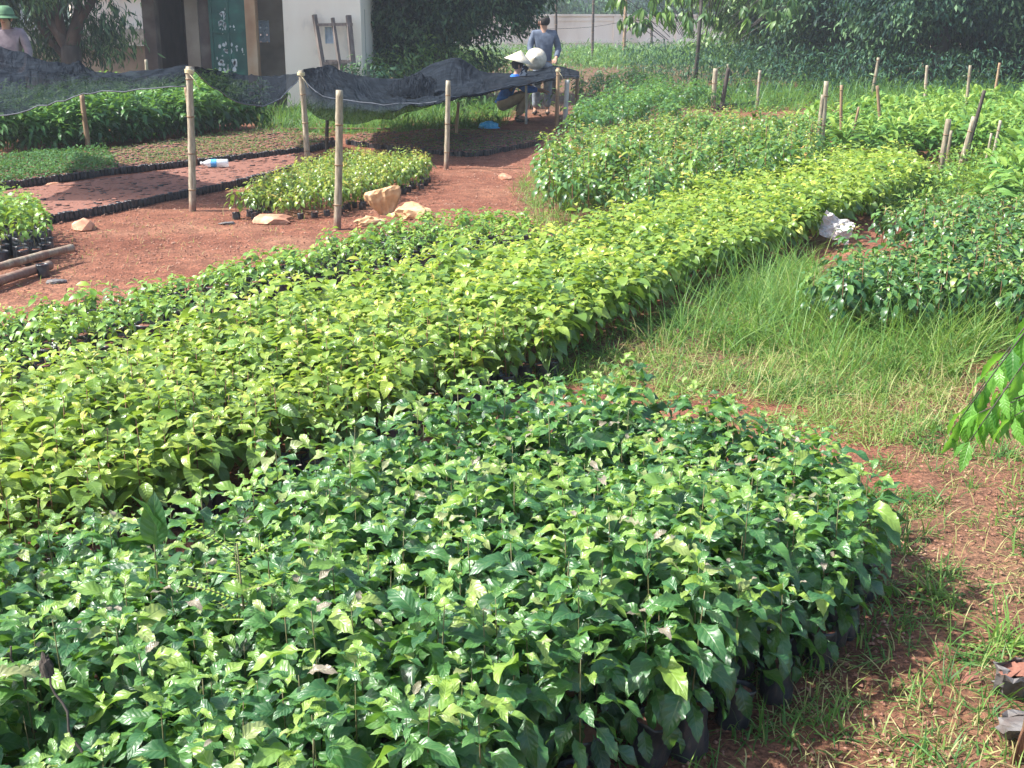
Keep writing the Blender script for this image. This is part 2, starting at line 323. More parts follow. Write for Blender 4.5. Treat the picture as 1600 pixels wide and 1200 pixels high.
# ---------------------------------------------------------------- the ground
BED = {
 'A': poly([(-60, 800), (0, 782), (180, 765), (330, 730), (480, 688), (700, 606), (790, 585), (930, 580), (1150, 605), (1335, 650), (1370, 700), (1375, 765), (1245, 850), (1150, 905), (1070, 940), (950, 985), (820, 1050), (690, 1190), (-160, 1300), (-260, 900)], .40),
 'B': poly([(-160, 620), (0, 570), (250, 490), (450, 430), (700, 380), (850, 352), (1000, 306), (1100, 268), (1200, 243), (1300, 230), (1400, 229), (1450, 240)], .33) + poly([(1450, 292), (1385, 330), (1295, 372), (1165, 424), (1070, 468), (985, 512), (865, 580), (710, 645), (575, 705), (430, 765), (250, 840), (0, 935), (-200, 1000)], .03),
 'C': poly([(-120, 510), (0, 480), (200, 440), (400, 395), (560, 350), (700, 328), (830, 328), (850, 348), (700, 370), (450, 420), (250, 485), (0, 560), (-140, 600)], .18),
 'D': poly([(835, 222), (900, 195), (1100, 170), (1230, 172), (1285, 190), (1300, 208), (1290, 224), (1080, 246), (1020, 270), (850, 256)], .5),
 'E': poly([(352, 312), (395, 284), (500, 243), (560, 237), (650, 238), (685, 250)], .22) + poly([(668, 288), (600, 312), (540, 332), (450, 340), (362, 334)], .03),
 'F1': poly([(1262, 385), (1330, 350), (1440, 345), (1700, 350), (1700, 405), (1500, 400), (1310, 408)], .45),
 'F2': poly([(1375, 292), (1600, 275), (1680, 275), (1680, 330), (1560, 340), (1420, 328)], .45),
 'G1': poly([(1225, 182), (1380, 160), (1470, 150), (1600, 146), (1680, 146), (1680, 185), (1560, 205), (1500, 205), (1440, 198), (1400, 204), (1290, 206)], .4),
 'G2': poly([(1530, 268), (1560, 240), (1620, 205), (1720, 195), (1720, 262), (1600, 282)], .4),
}
def strip(front, depth, back_shift=0.0):
    f = [G(x, y) for x, y in front]; d = f[-1] - f[0]; nrm = np.array([-d[1], d[0]]) / np.linalg.norm(d)
    return f + [p + nrm * depth for p in f[::-1]]
BED['H'] = strip([(-120, 262), (0, 250), (150, 239), (300, 220), (425, 204)], 2.1)
BED['M1'] = poly([(-100, 308), (0, 296), (185, 272), (165, 240), (0, 255), (-100, 262)])
BED['M2'] = poly([(190, 271), (300, 259), (480, 238), (520, 222), (440, 205), (300, 222), (170, 241)])
BED['M3'] = poly([(640, 238), (740, 246), (835, 228), (850, 212), (700, 208), (560, 216), (540, 226)])
BED['M4'] = poly([(-100, 385), (60, 352), (150, 336), (250, 316), (370, 292), (480, 262), (500, 250), (480, 246), (300, 270), (190, 285), (0, 310), (-100, 322)])
BED['I'] = poly([(-120, 425), (20, 418), (82, 402), (80, 375), (20, 350), (-120, 345)])
BED['J1'] = poly([(885, 172), (905, 148), (960, 128), (1035, 126), (1064, 138), (1060, 152), (980, 160), (925, 176)], .5)
BED['J2'] = poly([(905, 108), (1000, 108), (1060, 116), (1120, 122), (1180, 118), (1120, 132), (1050, 132), (960, 122), (900, 122)], .5)
GR1 = poly([(700, 640), (850, 565), (985, 500), (1060, 460), (1160, 420), (1250, 395), (1300, 430), (1420, 465), (1700, 480), (1700, 555), (1520, 560), (1480, 600), (1330, 625), (1100, 610), (930, 590)])
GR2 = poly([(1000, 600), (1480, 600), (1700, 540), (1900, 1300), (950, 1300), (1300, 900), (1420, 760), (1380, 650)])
GR3 = poly([(800, 300), (830, 268), (1000, 290), (1060, 290), (1010, 320), (900, 360), (840, 362)])
xs = np.concatenate([-np.geomspace(400, 12, 14), np.linspace(-10, 10, 161), np.geomspace(12, 400, 14)])
ys = np.concatenate([[-60, -20, -6, -2], np.linspace(0, 26, 281), np.geomspace(28, 900, 18)])
X, Y = np.meshgrid(xs, ys); near = np.exp(-np.maximum(0, np.hypot(X, Y) - 20) / 6)
Z = (vnoise(X, Y, .35, 1) * .008 + vnoise(X, Y, .11, 2) * .006 + rng.normal(0, .0025, X.shape)) * near - .004
nx, ny = len(xs), len(ys); idx = np.arange(nx * ny).reshape(ny, nx)
FQ = np.stack([idx[:-1, :-1], idx[:-1, 1:], idx[1:, 1:], idx[1:, :-1]], 2).reshape(-1, 4)
P2 = np.stack([X.ravel(), Y.ravel()], 1)
green = np.clip((P2[:, 1] - 20) / 5, 0, .8) + np.where(P2[:, 0] > 4, np.clip((P2[:, 0] - 4) / 3, 0, .6), 0)
green = np.where(inside_many(P2, GR1), .75, green); green = np.where(inside_many(P2, GR2), .42, green); green = np.where(inside_many(P2, GR3), .6, green)  # right path: grassy brown soil, with its shade also put into the colour
kb = poly([(1060, 195), (1130, 172), (1150, 130), (1360, 150), (1300, 178), (1180, 180)])
green = np.where(inside_many(P2, kb), 0, green)
green = np.clip(green + vnoise(P2[:, 0], P2[:, 1], .5, 5) * .12 * (green > 0), 0, 1)
def groundmat():
    m, n, l, out = newmat('laterite_soil'); tc = n.new('ShaderNodeTexCoord')
    def noise(s, d=8, r=.6):
        x = n.new('ShaderNodeTexNoise'); x.inputs['Scale'].default_value = s; x.inputs['Detail'].default_value = d; x.inputs['Roughness'].default_value = r; l.new(tc.outputs['Object'], x.inputs['Vector']); return x.outputs['Fac']
    big, mid, fine = noise(.9), noise(7, 8, .7), noise(60, 5, .7)
    c = ramp_out(n, l, big, [(.3, (.145, .051, .030)), (.5, (.215, .090, .055)), (.7, (.28, .145, .090))])
    c = mixc(n, l, .75, c, ramp_out(n, l, mid, [(.32, (.42, .38, .36)), (.5, (.9, .9, .9)), (.66, (1.4, 1.35, 1.3))]), 'MULTIPLY')
    c = mixc(n, l, .9, c, ramp_out(n, l, fine, [(.34, (.3, .26, .25)), (.5, (.95, .95, .95)), (.64, (1.7, 1.6, 1.5))]), 'MULTIPLY')
    vo = n.new('ShaderNodeTexVoronoi'); vo.inputs['Scale'].default_value = 38; l.new(tc.outputs['Object'], vo.inputs['Vector'])
    peb = ramp_out(n, l, vo.outputs['Distance'], [(.12, (1, 1, 1)), (.2, (0, 0, 0))])
    c = mixc(n, l, math_(n, l, 'MULTIPLY', peb, math_(n, l, 'MULTIPLY_ADD', mid, 3.0, -1.5, True)), c, (.33, .22, .165))
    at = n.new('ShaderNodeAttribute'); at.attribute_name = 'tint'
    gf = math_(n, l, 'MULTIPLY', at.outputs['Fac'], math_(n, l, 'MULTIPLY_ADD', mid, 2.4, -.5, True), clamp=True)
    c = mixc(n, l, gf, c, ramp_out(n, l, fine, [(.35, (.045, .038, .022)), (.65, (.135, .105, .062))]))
    b = n.new('ShaderNodeBsdfPrincipled'); b.inputs['Roughness'].default_value = .95; b.inputs['Specular IOR Level'].default_value = .2; l.new(c, b.inputs['Base Color'])
    h = math_(n, l, 'ADD', math_(n, l, 'MULTIPLY', mid, 1.5), math_(n, l, 'ADD', math_(n, l, 'MULTIPLY', fine, .6), math_(n, l, 'MULTIPLY', peb, .3)))
    bp = n.new('ShaderNodeBump'); bp.inputs['Strength'].default_value = .9; bp.inputs['Distance'].default_value = .022; l.new(h, bp.inputs['Height']); l.new(bp.outputs[0], b.inputs['Normal'])
    l.new(b.outputs[0], out.inputs[0]); return m
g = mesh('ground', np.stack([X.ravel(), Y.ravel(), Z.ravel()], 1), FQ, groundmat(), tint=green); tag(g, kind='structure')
# far hills and far trees beyond the boundary wall
hx = np.linspace(-420, 420, 90); hv = []; 
for k, yy in enumerate((420, 500, 600)):
    hh = [0, 1, .2][k] * (24 + 14 * np.sin(hx / 70 + 1) + 8 * np.sin(hx / 31)); hv.append(np.stack([hx, np.full_like(hx, yy), hh], 1))
i2 = np.arange(270).reshape(3, 90); hf = np.stack([i2[:-1, :-1], i2[:-1, 1:], i2[1:, 1:], i2[1:, :-1]], 2).reshape(-1, 4)
M['hill'] = simple('hill_forest', [(0, (.04, .075, .05)), (1, (.10, .15, .09))], 1, .08, bump=0, spec=0)
tag(mesh('hills', np.concatenate(hv), hf, M['hill']), kind='structure')

# ---------------------------------------------------------------- building and walls
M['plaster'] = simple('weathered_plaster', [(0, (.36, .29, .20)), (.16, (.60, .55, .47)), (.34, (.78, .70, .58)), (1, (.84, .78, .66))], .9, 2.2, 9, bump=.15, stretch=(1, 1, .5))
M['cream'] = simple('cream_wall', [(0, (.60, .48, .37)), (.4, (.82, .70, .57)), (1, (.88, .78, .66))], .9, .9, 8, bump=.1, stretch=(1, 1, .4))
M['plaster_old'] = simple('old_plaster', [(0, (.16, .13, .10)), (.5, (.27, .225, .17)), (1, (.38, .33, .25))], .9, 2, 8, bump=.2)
M['dirty_wall'] = simple('dirty_wall', [(0, (.055, .045, .038)), (.5, (.13, .10, .085)), (1, (.22, .19, .16))], .95, 2.5, 8, bump=.2)
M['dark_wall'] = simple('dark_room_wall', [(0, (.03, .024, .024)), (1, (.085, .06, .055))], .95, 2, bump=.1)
M['rust_pillar'] = simple('stained_pillar', [(0, (.22, .10, .05)), (.5, (.40, .26, .15)), (1, (.52, .44, .32))], .9, 2.4, 6, bump=.2, stretch=(1, 1, .6))
M['green_paint'] = simple('green_paint', [(0, (.006, .055, .045)), (.6, (.012, .10, .075)), (1, (.02, .15, .11))], .5, 5, bump=.1)
M['flake'] = simple('bare_flake', [(0, (.4, .45, .44)), (1, (.7, .74, .72))], .8, 9, bump=0)
M['vent'] = simple('vent_block', [(0, (.30, .36, .42)), (1, (.55, .62, .68))], .85, 9, bump=.1)
M['roofing'] = simple('corrugated_roofing', [(0, (.20, .19, .18)), (1, (.45, .43, .40))], .8, 5, bump=.2)
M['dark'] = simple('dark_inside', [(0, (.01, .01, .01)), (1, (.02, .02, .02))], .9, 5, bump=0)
def wx(x, Yd): return Q(x, 150, Yd)[0] * 1.0
def xat(x, y, Yd): return Q(x, y, Yd)[0]
BY = 23.0
# x measured at eye level on the facade plane
fx = lambda x: xat(x, 100, BY)
shed = empty('outbuilding', (fx(440), BY, 0), 0, 'small plastered outbuilding with a white front wall and green metal door', 'building')
ox = fx(440)
def local(mb, a, b, **k): return mb.box((a[0] - ox, a[1] - BY, a[2]), (b[0] - ox, b[1] - BY, b[2]), **k)
TOP = 3.4
vx0, vx1, vz0, vz1 = xat(508, 60, BY), xat(521, 60, BY), Q(500, 68, BY)[2], Q(500, 42, BY)[2]
mb = MB()   # white wall with an opening for its vent block
for a, b in ((fx(446), vx0), (vx1, fx(566))): local(mb, (a, BY, -.1), (b, BY + .2, TOP))
local(mb, (vx0, BY, -.1), (vx1, BY + .2, vz0)); local(mb, (vx0, BY, vz1), (vx1, BY + .2, TOP))
local(mb, (fx(566) - .2, BY + .203, -.1), (fx(566), BY + 4, TOP)); mb.build('front_wall', M['plaster'], shed)
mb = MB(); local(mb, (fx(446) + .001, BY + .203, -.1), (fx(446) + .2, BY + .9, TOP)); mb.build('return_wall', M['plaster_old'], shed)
rx0, rx1 = xat(401, 50, BY + .9), xat(421, 50, BY + .9); rz0, rz1 = Q(410, 66, BY + .9)[2], Q(410, 32, BY + .9)[2]
mb = MB(); ra, rb = xat(386, 60, BY + .9), fx(446) + .3
local(mb, (ra, BY + .903, -.1), (rx0, BY + 1.05, TOP)); local(mb, (rx1, BY + .903, -.1), (rb, BY + 1.05, TOP))
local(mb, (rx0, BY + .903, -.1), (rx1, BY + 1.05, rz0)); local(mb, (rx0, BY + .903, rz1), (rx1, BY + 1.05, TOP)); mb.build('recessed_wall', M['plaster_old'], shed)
def ventblock(x0, x1, z0, z1, y):
    mb = MB(); t = .035; nx_, nz_ = 2, 3
    for i in range(nx_ + 1):
        x = x0 + (x1 - x0) * i / nx_; local(mb, (x - t / 2, y, z0), (x + t / 2, y + .08, z1))
    for j in range(nz_):
        for i in range(nx_):
            xa, xb = x0 + (x1 - x0) * i / nx_ + t / 2, x0 + (x1 - x0) * (i + 1) / nx_ - t / 2; za, zb = z0 + (z1 - z0) * j / nz_, z0 + (z1 - z0) * (j + 1) / nz_
            mb.bar((xa - ox, y + .04 - BY, za), (xb - ox, y + .04 - BY, zb), .05, .04); mb.bar((xa - ox, y + .045 - BY, zb), (xb - ox, y + .045 - BY, za), .05, .04)
    mb.build('vent', M['vent'], shed)
ventblock(vx0, vx1, vz0, vz1, BY + .02); ventblock(rx0, rx1, rz0, rz1, BY + .92)
mb = MB(); local(mb, (vx0 - .3, BY + .6, vz0 - .3), (vx1 + .5, BY + .62, vz1 + .3)); mb.build('dark_backing', M['dark'], shed)  # near-black sheet added behind the vent, standing in for the shade inside
mb = MB(); local(mb, (fx(388), BY - .06, -.1), (fx(404), BY + .2, TOP)); mb.build('pillar', M['rust_pillar'], shed)
d0, d1 = fx(331), fx(387)
mb = MB(); local(mb, (d0, BY + .02, .0), (d1, BY + .06, TOP - .3)); door = mb.build('door', M['green_paint'], shed)
mb = MB()
for x in (d0, (d0 + d1) / 2 - .02, d1 - .05): local(mb, (x, BY - .005, 0), (x + .05, BY + .02, TOP - .3))
for z in (.05, Q(350, 52, BY)[2], TOP - .4): local(mb, (d0 + .05, BY - .002, z), (d1 - .05, BY + .019, z + .05))
mb.build('door_frame', M['green_paint'], door)
rr = random.Random(3); mb = MB()
for (x, y, s) in [(346, 14, 1.2), (350, 20, 1), (344, 30, 1), (356, 33, 1.1), (350, 42, 1.3), (362, 44, 1), (346, 48, .7), (350, 73, 1.6), (358, 75, 1.4), (353, 82, 1.2), (364, 74, 1), (356, 90, 1.8), (350, 100, 1.8), (358, 106, 2.0), (353, 110, 1.6), (380, 82, .8), (346, 106, 1.3), (360, 97, 1.2)]:
    c = Q(x, y, BY); n_ = rr.randint(3, 4)
    for q in range(n_):
        a = c[0] + rr.uniform(-.07, .07) * s; b = c[2] + rr.uniform(-.07, .07) * s; ww, hh = rr.uniform(.008, .03) * s, rr.uniform(.015, .05) * s
        pts = [(a - ox + ww * math.cos(t) * rr.uniform(.5, 1.2), .0175, b + hh * math.sin(t) * rr.uniform(.5, 1.2)) for t in np.linspace(0, 6.28, 8)[:-1]]
        mb.add(pts, [tuple(range(7))])
mb.build('peeled_paint', M['flake'], door)
mb = MB(); mb.box((-4.6 , -.4, TOP), (fx(566) - ox + .35, 4.4, TOP + .15)); mb.build('roof', M['concrete'], shed)
# dark open lean-to to its left
lx = fx(280)
lean = empty('open_lean_to', (lx, BY, 0), 0, 'dark open lean-to with concrete columns left of the green door', 'building')
mb = MB(); mb.box((fx(228) - lx, .0, -.1), (fx(247) - lx, .3, 2.6)); mb.build('column', M['dirty_wall'], lean)
mb = MB(); mb.box((fx(293) - lx, .05, -.1), (fx(313) - lx, .3, 2.6)); mb.build('column', M['plaster_old'], lean)
mb = MB(); mb.box((fx(313) - lx, .1, -.1), (fx(331) - lx - .003, .25, 2.6)); mb.build('side_panel', M['dirty_wall'], lean)
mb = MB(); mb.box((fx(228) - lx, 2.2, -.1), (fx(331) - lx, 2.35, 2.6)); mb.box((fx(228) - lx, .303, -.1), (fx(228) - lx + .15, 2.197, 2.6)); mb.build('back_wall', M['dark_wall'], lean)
mb = MB(); N_ = 44; xa, xb = fx(222) - lx, fx(334) - lx
for i in range(N_):
    x0, x1 = xa + (xb - xa) * i / N_, xa + (xb - xa) * (i + 1) / N_; z0, z1 = (.02 if i % 2 else 0), (0 if i % 2 else .02)
    V = [(x0, -.35, 1.98 + z0), (x1, -.35, 1.98 + z1), (x1, 2.6, 2.75 + z1), (x0, 2.6, 2.75 + z0)]; V += [(a, b, c + .015) for a, b, c in V]
    mb.add(V, [(3, 2, 1, 0), (4, 5, 6, 7), (0, 1, 5, 4), (2, 3, 7, 6)])
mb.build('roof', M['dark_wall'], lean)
# low cream wall with tiled coping
LY = 26.5; a, b = xat(20, 100, LY), xat(232, 100, LY)
low = empty('low_wall', ((a + b) / 2, LY, 0), 0, 'low stained cream wall with a corrugated coping left of the dark lean-to', 'wall')
hw = (b - a) / 2; zt = Q(200, 72, LY)[2]
mb = MB(); mb.box((-hw, 0, -.1), (hw, .2, zt)); mb.build('wall_body', M['plaster_old'], low)
mb = MB(); N_ = 70
for i in range(N_):
    x0, x1 = -hw + 2 * hw * i / N_, -hw + 2 * hw * (i + 1) / N_; z0, z1 = (.05 if i % 2 else 0), (0 if i % 2 else .05)
    V = [(x0, -.2, zt + z0), (x1, -.2, zt + z1), (x1, .9, zt + .3 + z1), (x0, .9, zt + .3 + z0)]; V += [(p, q, r_ + .02) for p, q, r_ in V]
    mb.add(V, [(3, 2, 1, 0), (4, 5, 6, 7), (0, 1, 5, 4), (2, 3, 7, 6)])
mb.build('coping', M['roofing'], low)
def panel_wall(p, q, h, n, label, name='boundary_wall', rows=(.0,)):
    p, q = np.array(p), np.array(q); d = q - p; L = np.linalg.norm(d); ang = math.atan2(d[1], d[0])
    r = empty(name, (p[0], p[1], 0), ang, label, 'wall')
    mb = MB(); mb.box((0, 0, -.1), (L, .12, h - .06)); mb.build('wall_panel', M['cream'], r)
    mb = MB(); mb.box((-.05, -.09, h - .06), (L + .05, .2, h + .04)); mb.build('coping', M['cream'], r)
    for i in range(n + 1):
        x = L * i / n; mb = MB(); mb.box((x - .14, -.07, -.1), (x + .14, -.001, h - .062)); mb.build('pier', M['cream'], r)
    for z in rows:
        mb = MB()
        for i in range(n): mb.box((L * i / n + .143, -.04, z), (L * (i + 1) / n - .143, -.001, z + .14))
        mb.build('rail', M['cream'], r)
    return r
panel_wall((xat(120, 60, 36), 36), (xat(300, 60, 39), 39), 2.15, 3, 'cream panelled wall seen behind the forked tree', rows=(Q(200, 41, 36)[2] - .1,))
panel_wall((xat(640, 40, 60), 60), (xat(1330, 40, 70), 70), 1.68, 7, 'long cream boundary wall of wide panels behind the weedy plot', rows=(.35, 1.4))

# ---------------------------------------------------------------- trees and bushes
leaf2 = leaf_tpl(2, 2, .36, .7, .25, pet=.0, a=.85)
leaf2n = leaf_tpl(2, 2, .22, .9, .2, pet=.0, a=.9)
def crown_arrays(cen, rad, nc, nl, ll, sig, r, tpl=leaf2, droop=.5, tints=(.1, .9), shell=.6, low_cut=None):
    d = r.normal(0, 1, (nc, 3)); d /= np.linalg.norm(d, axis=1)[:, None]
    rr_ = np.where(r.random(nc) < shell, r.uniform(.78, 1.05, nc), r.uniform(.2, .8, nc))
    C = np.asarray(cen) + d * rr_[:, None] * np.asarray(rad)
    ct = r.normal(.0, .32, nc)
    P = np.repeat(C, nl, 0) + r.normal(0, 1, (nc * nl, 3)) * sig * np.array([1, 1, .7])
    k = len(P); out = P - np.asarray(cen); az = np.arctan2(out[:, 1], out[:, 0]) + r.normal(0, .9, k); el = r.normal(-droop, .45, k)
    L = ll * r.uniform(.6, 1.25, k); t = np.clip(r.uniform(tints[0], tints[1], k) + np.repeat(ct, nl), 0, 1)
    return stamp(tpl, frames(az, el, r.normal(0, .6, k)), P, L, L, t)
def tree(name, base, trunk, branches, crowns, mat, label, cat='tree', group=None, bark='bark', seed=1, **k):
    r = np.random.default_rng(seed); o = empty(name, (base[0], base[1], 0), 0, label, cat, group)
    if trunk or branches:
        mb = MB()
        for pts, rads in ([trunk] if trunk else []) + branches: mb.tube(pts, rads, 9)
        mb.build('trunk', M[bark], o, smooth=True)
    V, U, Fc, T = join([crown_arrays(c, rd, nc, nl, ll, sg, r, **k) for c, rd, nc, nl, ll, sg in crowns])
    mesh('crown', V, Fc, mat, o, uv=U, tint=T); return o
# forked tree top left
TY = 21.0; b = G(112, 178); c0 = np.array([xat(112, 100, TY), TY])
tree('mango_tree', c0, ([(0, 0, -.1), (0, 0, .8), (.02, 0, 1.15)], [.22, .17, .16]),
     [([(.02, 0, 1.05), (-.25, 0, 1.5), (-.5, .1, 2.2)], [.12, .09, .06]), ([(.0, 0, 1.1), (.18, 0, 1.55), (.25, .05, 2.3)], [.13, .10, .07]), ([(.15, 0, 1.45), (.5, -.1, 1.9), (.8, 0, 2.5)], [.07, .06, .04]), ([(0, 0, .9), (-.35, .2, 1.2), (-.8, .2, 1.9)], [.09, .07, .05]), ([(-.1, 0, 1.3), (-.12, -.1, 1.8), (-.3, -.2, 2.6)], [.08, .06, .04])],
     [((-.7, .3, 3.1), (1.75, 1.6, 1.15), 130, 60, .17, .2), ((-1.3, .3, 1.75), (.75, .6, .55), 30, 55, .16, .18), ((.75, -.2, 1.45), (.3, .35, .42), 9, 45, .15, .12), ((-.5, .8, 2.3), (.9, .6, .5), 24, 50, .16, .2), ((-1.1, .8, 1.2), (1.0, .4, .4), 22, 50, .16, .2), ((-.9, -.3, 2.0), (.9, .5, .45), 34, 60, .16, .17), ((.2, -.3, 2.2), (.55, .4, .3), 16, 60, .16, .16), ((-.1, .5, 1.25), (.9, .3, .5), 30, 55, .16, .16)],
     M['crown'], 'dark forked tree with hanging leaves behind the left shade net', seed=11, tpl=leaf2n, droop=.8)
c0 = np.array([xat(285, 20, 28), 28]); tree('bamboo_bush', c0, ([(0, 0, -.1), (0, 0, 2.5)], [.1, .06]), [], [((0, 0, 3.0), (1.8, 1.0, 1.1), 60, 50, .2, .25)], M['crown_light'], 'light green tree top above the roof of the dark lean-to', seed=12, droop=.6)
# wide dark tree in the middle
TY = 25.7; c0 = np.array([xat(690, 100, TY), TY])
tree('spreading_tree', c0, ([(0, 0, -.1), (-.05, 0, .9), (.05, .1, 1.6)], [.2, .16, .13]),
     [([(0, .05, 1.2), (-.6, 0, 1.8), (-1.2, 0, 2.6)], [.1, .07, .04]), ([(.05, .1, 1.5), (.5, 0, 2.1), (1.1, 0, 2.7)], [.1, .07, .04]), ([(.05, .1, 1.5), (.1, .4, 2.3), (0, .5, 3)], [.1, .07, .04])],
     [((.1, .3, 2.75), (2.3, 2.0, 1.25), 260, 95, .15, .22), ((-1.1, -.3, 1.35), (.75, .7, .7), 70, 90, .14, .15), ((.9, -.4, 1.75), (.9, .7, .45), 50, 90, .14, .17), ((-.1, -.5, 1.5), (.9, .5, .45), 45, 90, .14, .17), ((-.3, .6, .8), (1.2, .7, .7), 50, 70, .14, .2)],
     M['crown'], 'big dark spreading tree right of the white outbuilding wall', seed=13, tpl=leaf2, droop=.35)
for i, (x, y, Yd, s, h, lab) in enumerate([(640, 110, 17.6, .8, 1.0, 'yellow green shrub under the spreading tree, nearest the shade net'), (700, 100, 18.0, .7, 1.1, 'yellow green shrub behind the peak of the shade net'), (745, 100, 20, .8, .8, 'low green bush just left of the crouching worker'), (575, 112, 16.5, .5, .75, 'small dark bush at the corner of the white wall')]):
    Yd *= K; c0 = np.array([xat(x, y, Yd), Yd]); tree('shrub', c0, ([(0, 0, -.05), (0, 0, h * .6)], [.03, .02]), [], [((0, 0, h * .6), (s * .8, s * .6, h * .5), 32, 40, .11, .12)], M['crown_light'] if i < 3 else M['crown'], lab, 'shrub', bark='stem', seed=20 + i, droop=.1)
# right background: row of big dark trees
TT = [((1215, 26), 2.6, 3.8, 'crown_light', 'greyish green tree beyond the wall, left of the dark trees', 3.4), ((1330, 24), 3.0, 4.2, 'crown', 'dark broad tree standing behind the red seed beds', 3.6), ((1465, 22), 2.7, 4.0, 'crown', 'dark tree with a visible trunk behind the four thin stakes', 3.5), ((1600, 23), 3.2, 4.5, 'crown', 'darkest tree at the right edge of the plot', 3.8), ((1760, 21), 3.0, 4.5, 'crown', 'dark tree partly cut by the right picture edge', 3.8)]
for i, ((x, Yd), rx_, hh, mt, lab, cz) in enumerate(TT):
    Yd *= K
    c0 = np.array([xat(x, 80, Yd), Yd])
    tree('shade_tree', c0, ([(0, 0, -.1), (.05, 0, .9), (.15, 0, 1.9), (0, .1, 3)], [.24, .2, .16, .1]), [([(.1, 0, 1.4), (-.7, 0, 2.1), (-1.5, 0, 3)], [.12, .09, .05]), ([(.1, 0, 1.7), (.9, .1, 2.4), (1.5, .2, 3.2)], [.11, .08, .05])],
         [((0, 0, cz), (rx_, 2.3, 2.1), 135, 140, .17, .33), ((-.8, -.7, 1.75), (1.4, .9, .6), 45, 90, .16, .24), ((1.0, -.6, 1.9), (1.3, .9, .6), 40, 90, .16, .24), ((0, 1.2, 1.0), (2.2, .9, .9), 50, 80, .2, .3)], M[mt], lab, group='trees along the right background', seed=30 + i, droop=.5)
# large-leaved tree hanging into the top middle
def palmate_clumps(o, spots, r, ll=.34):
    parts = []
    tp = leaf_tpl(4, 2, .26, 1.1, .2, pet=0, a=.8)
    for p in spots:
        k = 9; az = np.arange(k) * .7 + r.uniform(0, 6); parts.append(stamp(tp, frames(az, r.normal(-.75, .3, k), r.normal(0, .4, k)), np.tile(p, (k, 1)) + r.normal(0, .02, (k, 3)), ll * r.uniform(.7, 1.1, k), ll * r.uniform(.7, 1.1, k), np.clip(r.normal(.55, .25, k), 0, 1)))
    V, U, Fc, T = join(parts); return mesh('crown', V, Fc, M['crown_light'], o, uv=U, tint=T)
PY = 29.0; c0 = np.array([xat(1095, 60, PY), PY]); r = np.random.default_rng(50)
o = empty('papaya_tree', (c0[0], c0[1], 0), 0, 'tree with large drooping star-shaped leaves in front of the boundary wall', 'tree')
mb = MB(); mb.tube([(-.1, 0, -.1), (-.05, 0, 1), (0, 0, 2.6)], [.05, .045, .035], 9)
spots = []
for i in range(90):
    a = r.uniform(0, 6.28); rad = r.uniform(.3, 2.2); z = r.uniform(1.35, 2.9) if rad > .6 else r.uniform(1.9, 3); p = np.array([rad * math.cos(a), rad * math.sin(a) * .7, z + .1]); spots.append(p)
    mb.tube([tuple(p * .55 + [0, 0, .3]), tuple(p * .8 + [0, 0, .2]), tuple(p)], [.008, .007, .006], 5)
mb.build('trunk', M['bark'], o, smooth=True); palmate_clumps(o, spots, r)
# trees beyond the wall
for i, (x, Yd, rx_, cz, rz_) in enumerate([(905, 62, 3.2, 1.6, 1.2), (975, 70, 3.0, 1.5, 1.0), (830, 58, 4, 3.0, 1.9), (1040, 60, 3.6, 2.6, 1.6), (760, 60, 4, 3.2, 2.0), (1150, 58, 4, 3.3, 1.9), (1270, 62, 5, 3.4, 2.2), (650, 60, 4, 3, 2)]):
    Yd *= K; c0 = np.array([xat(x, 30, Yd), Yd]); side = 'left' if x < 1000 else 'right'
    tree('distant_tree', c0, ([(0, 0, -.1), (0, 0, cz)], [.2, .1]), [], [((0, 0, cz), (rx_, 2.2, rz_), 60, 50, .35, .35)], M['crown'], 'hazy distant tree showing over the boundary wall', group='distant trees beyond the boundary wall', seed=60 + i)
tag(put('treeline', mesh('treeline', *[(lambda a: (a[0], a[2]))(crown_arrays((0, 150, 1.5), (125, 5, 4.2), 1500, 26, 1.1, .9, np.random.default_rng(5), shell=.3))][0], M['crown'], link=False)), 'far wood', 'wood', kind='stuff')

# ---------------------------------------------------------------- poles
def pole(xb, yb, xt, yt, wpx, mat, label, zb=0.0, name='bamboo_pole', group=None, nodes=True, tie=False, bend=0.0):
    g0 = G(xb, yb, zb); Yd = g0[1]; top = Q(xt, yt, Yd); base = np.array([g0[0], Yd, zb])
    ext = (top - base) / max(1e-6, top[2] - base[2]); base = base - ext * (zb + .12)
    dep = Yd * math.cos(PITCH) + (CH - .5) * math.sin(PITCH); rad = wpx * dep / F / 2
    o = empty(name, (base[0], base[1], 0), 0, label, 'pole', group); mb = MB(); d = top - base; L = np.linalg.norm(d)
    n = max(6, int(L / .05)); pts = []; rads = []; nd = .31
    for i in range(n + 1):
        t = i / n; p = d * t; wob = .003 * math.sin(t * 5 + xb) + bend * math.sin(math.pi * t)
        pts.append((p[0] + wob, p[1], base[2] + p[2])); s = (t * L) % nd
        rads.append(rad * (1.03 - .1 * t) * (1.12 if (nodes and s < .06) else 1))
    mb.tube(pts, rads, 10); mb.build('shaft', mat, o, smooth=True)
    if nodes:
        for q in range(1, int(L / nd) + 1):
            t = q * nd / L; mb = MB()
            if t < .98: c0 = np.array(pts[int(t * n)]); dd = d / L; mb.tube([tuple(c0 - dd * .006), tuple(c0 + dd * .006)], rads[int(t * n)] * 1.13, 10)
            if mb.v: mb.build('node', BR, o, smooth=True)
    if tie:
        mb = MB(); z = top[2] - .05; cx, cy = pts[-1][0], pts[-1][1]
        for q in range(4): mb.tube([(cx + rad * 1.25 * math.cos(a), cy + rad * 1.25 * math.sin(a), z + q * .008 + .004 * math.sin(a * 2)) for a in np.linspace(0, 6.28, 13)], .004, 5, cap=False)
        mb.tube([(cx, cy - rad * 1.2, z), (cx + .05, cy - .04, z - .06), (cx + .08, cy - .05, z - .13)], .003, 4); mb.build('cord_tie', M['cord'], o, smooth=True)
    return o
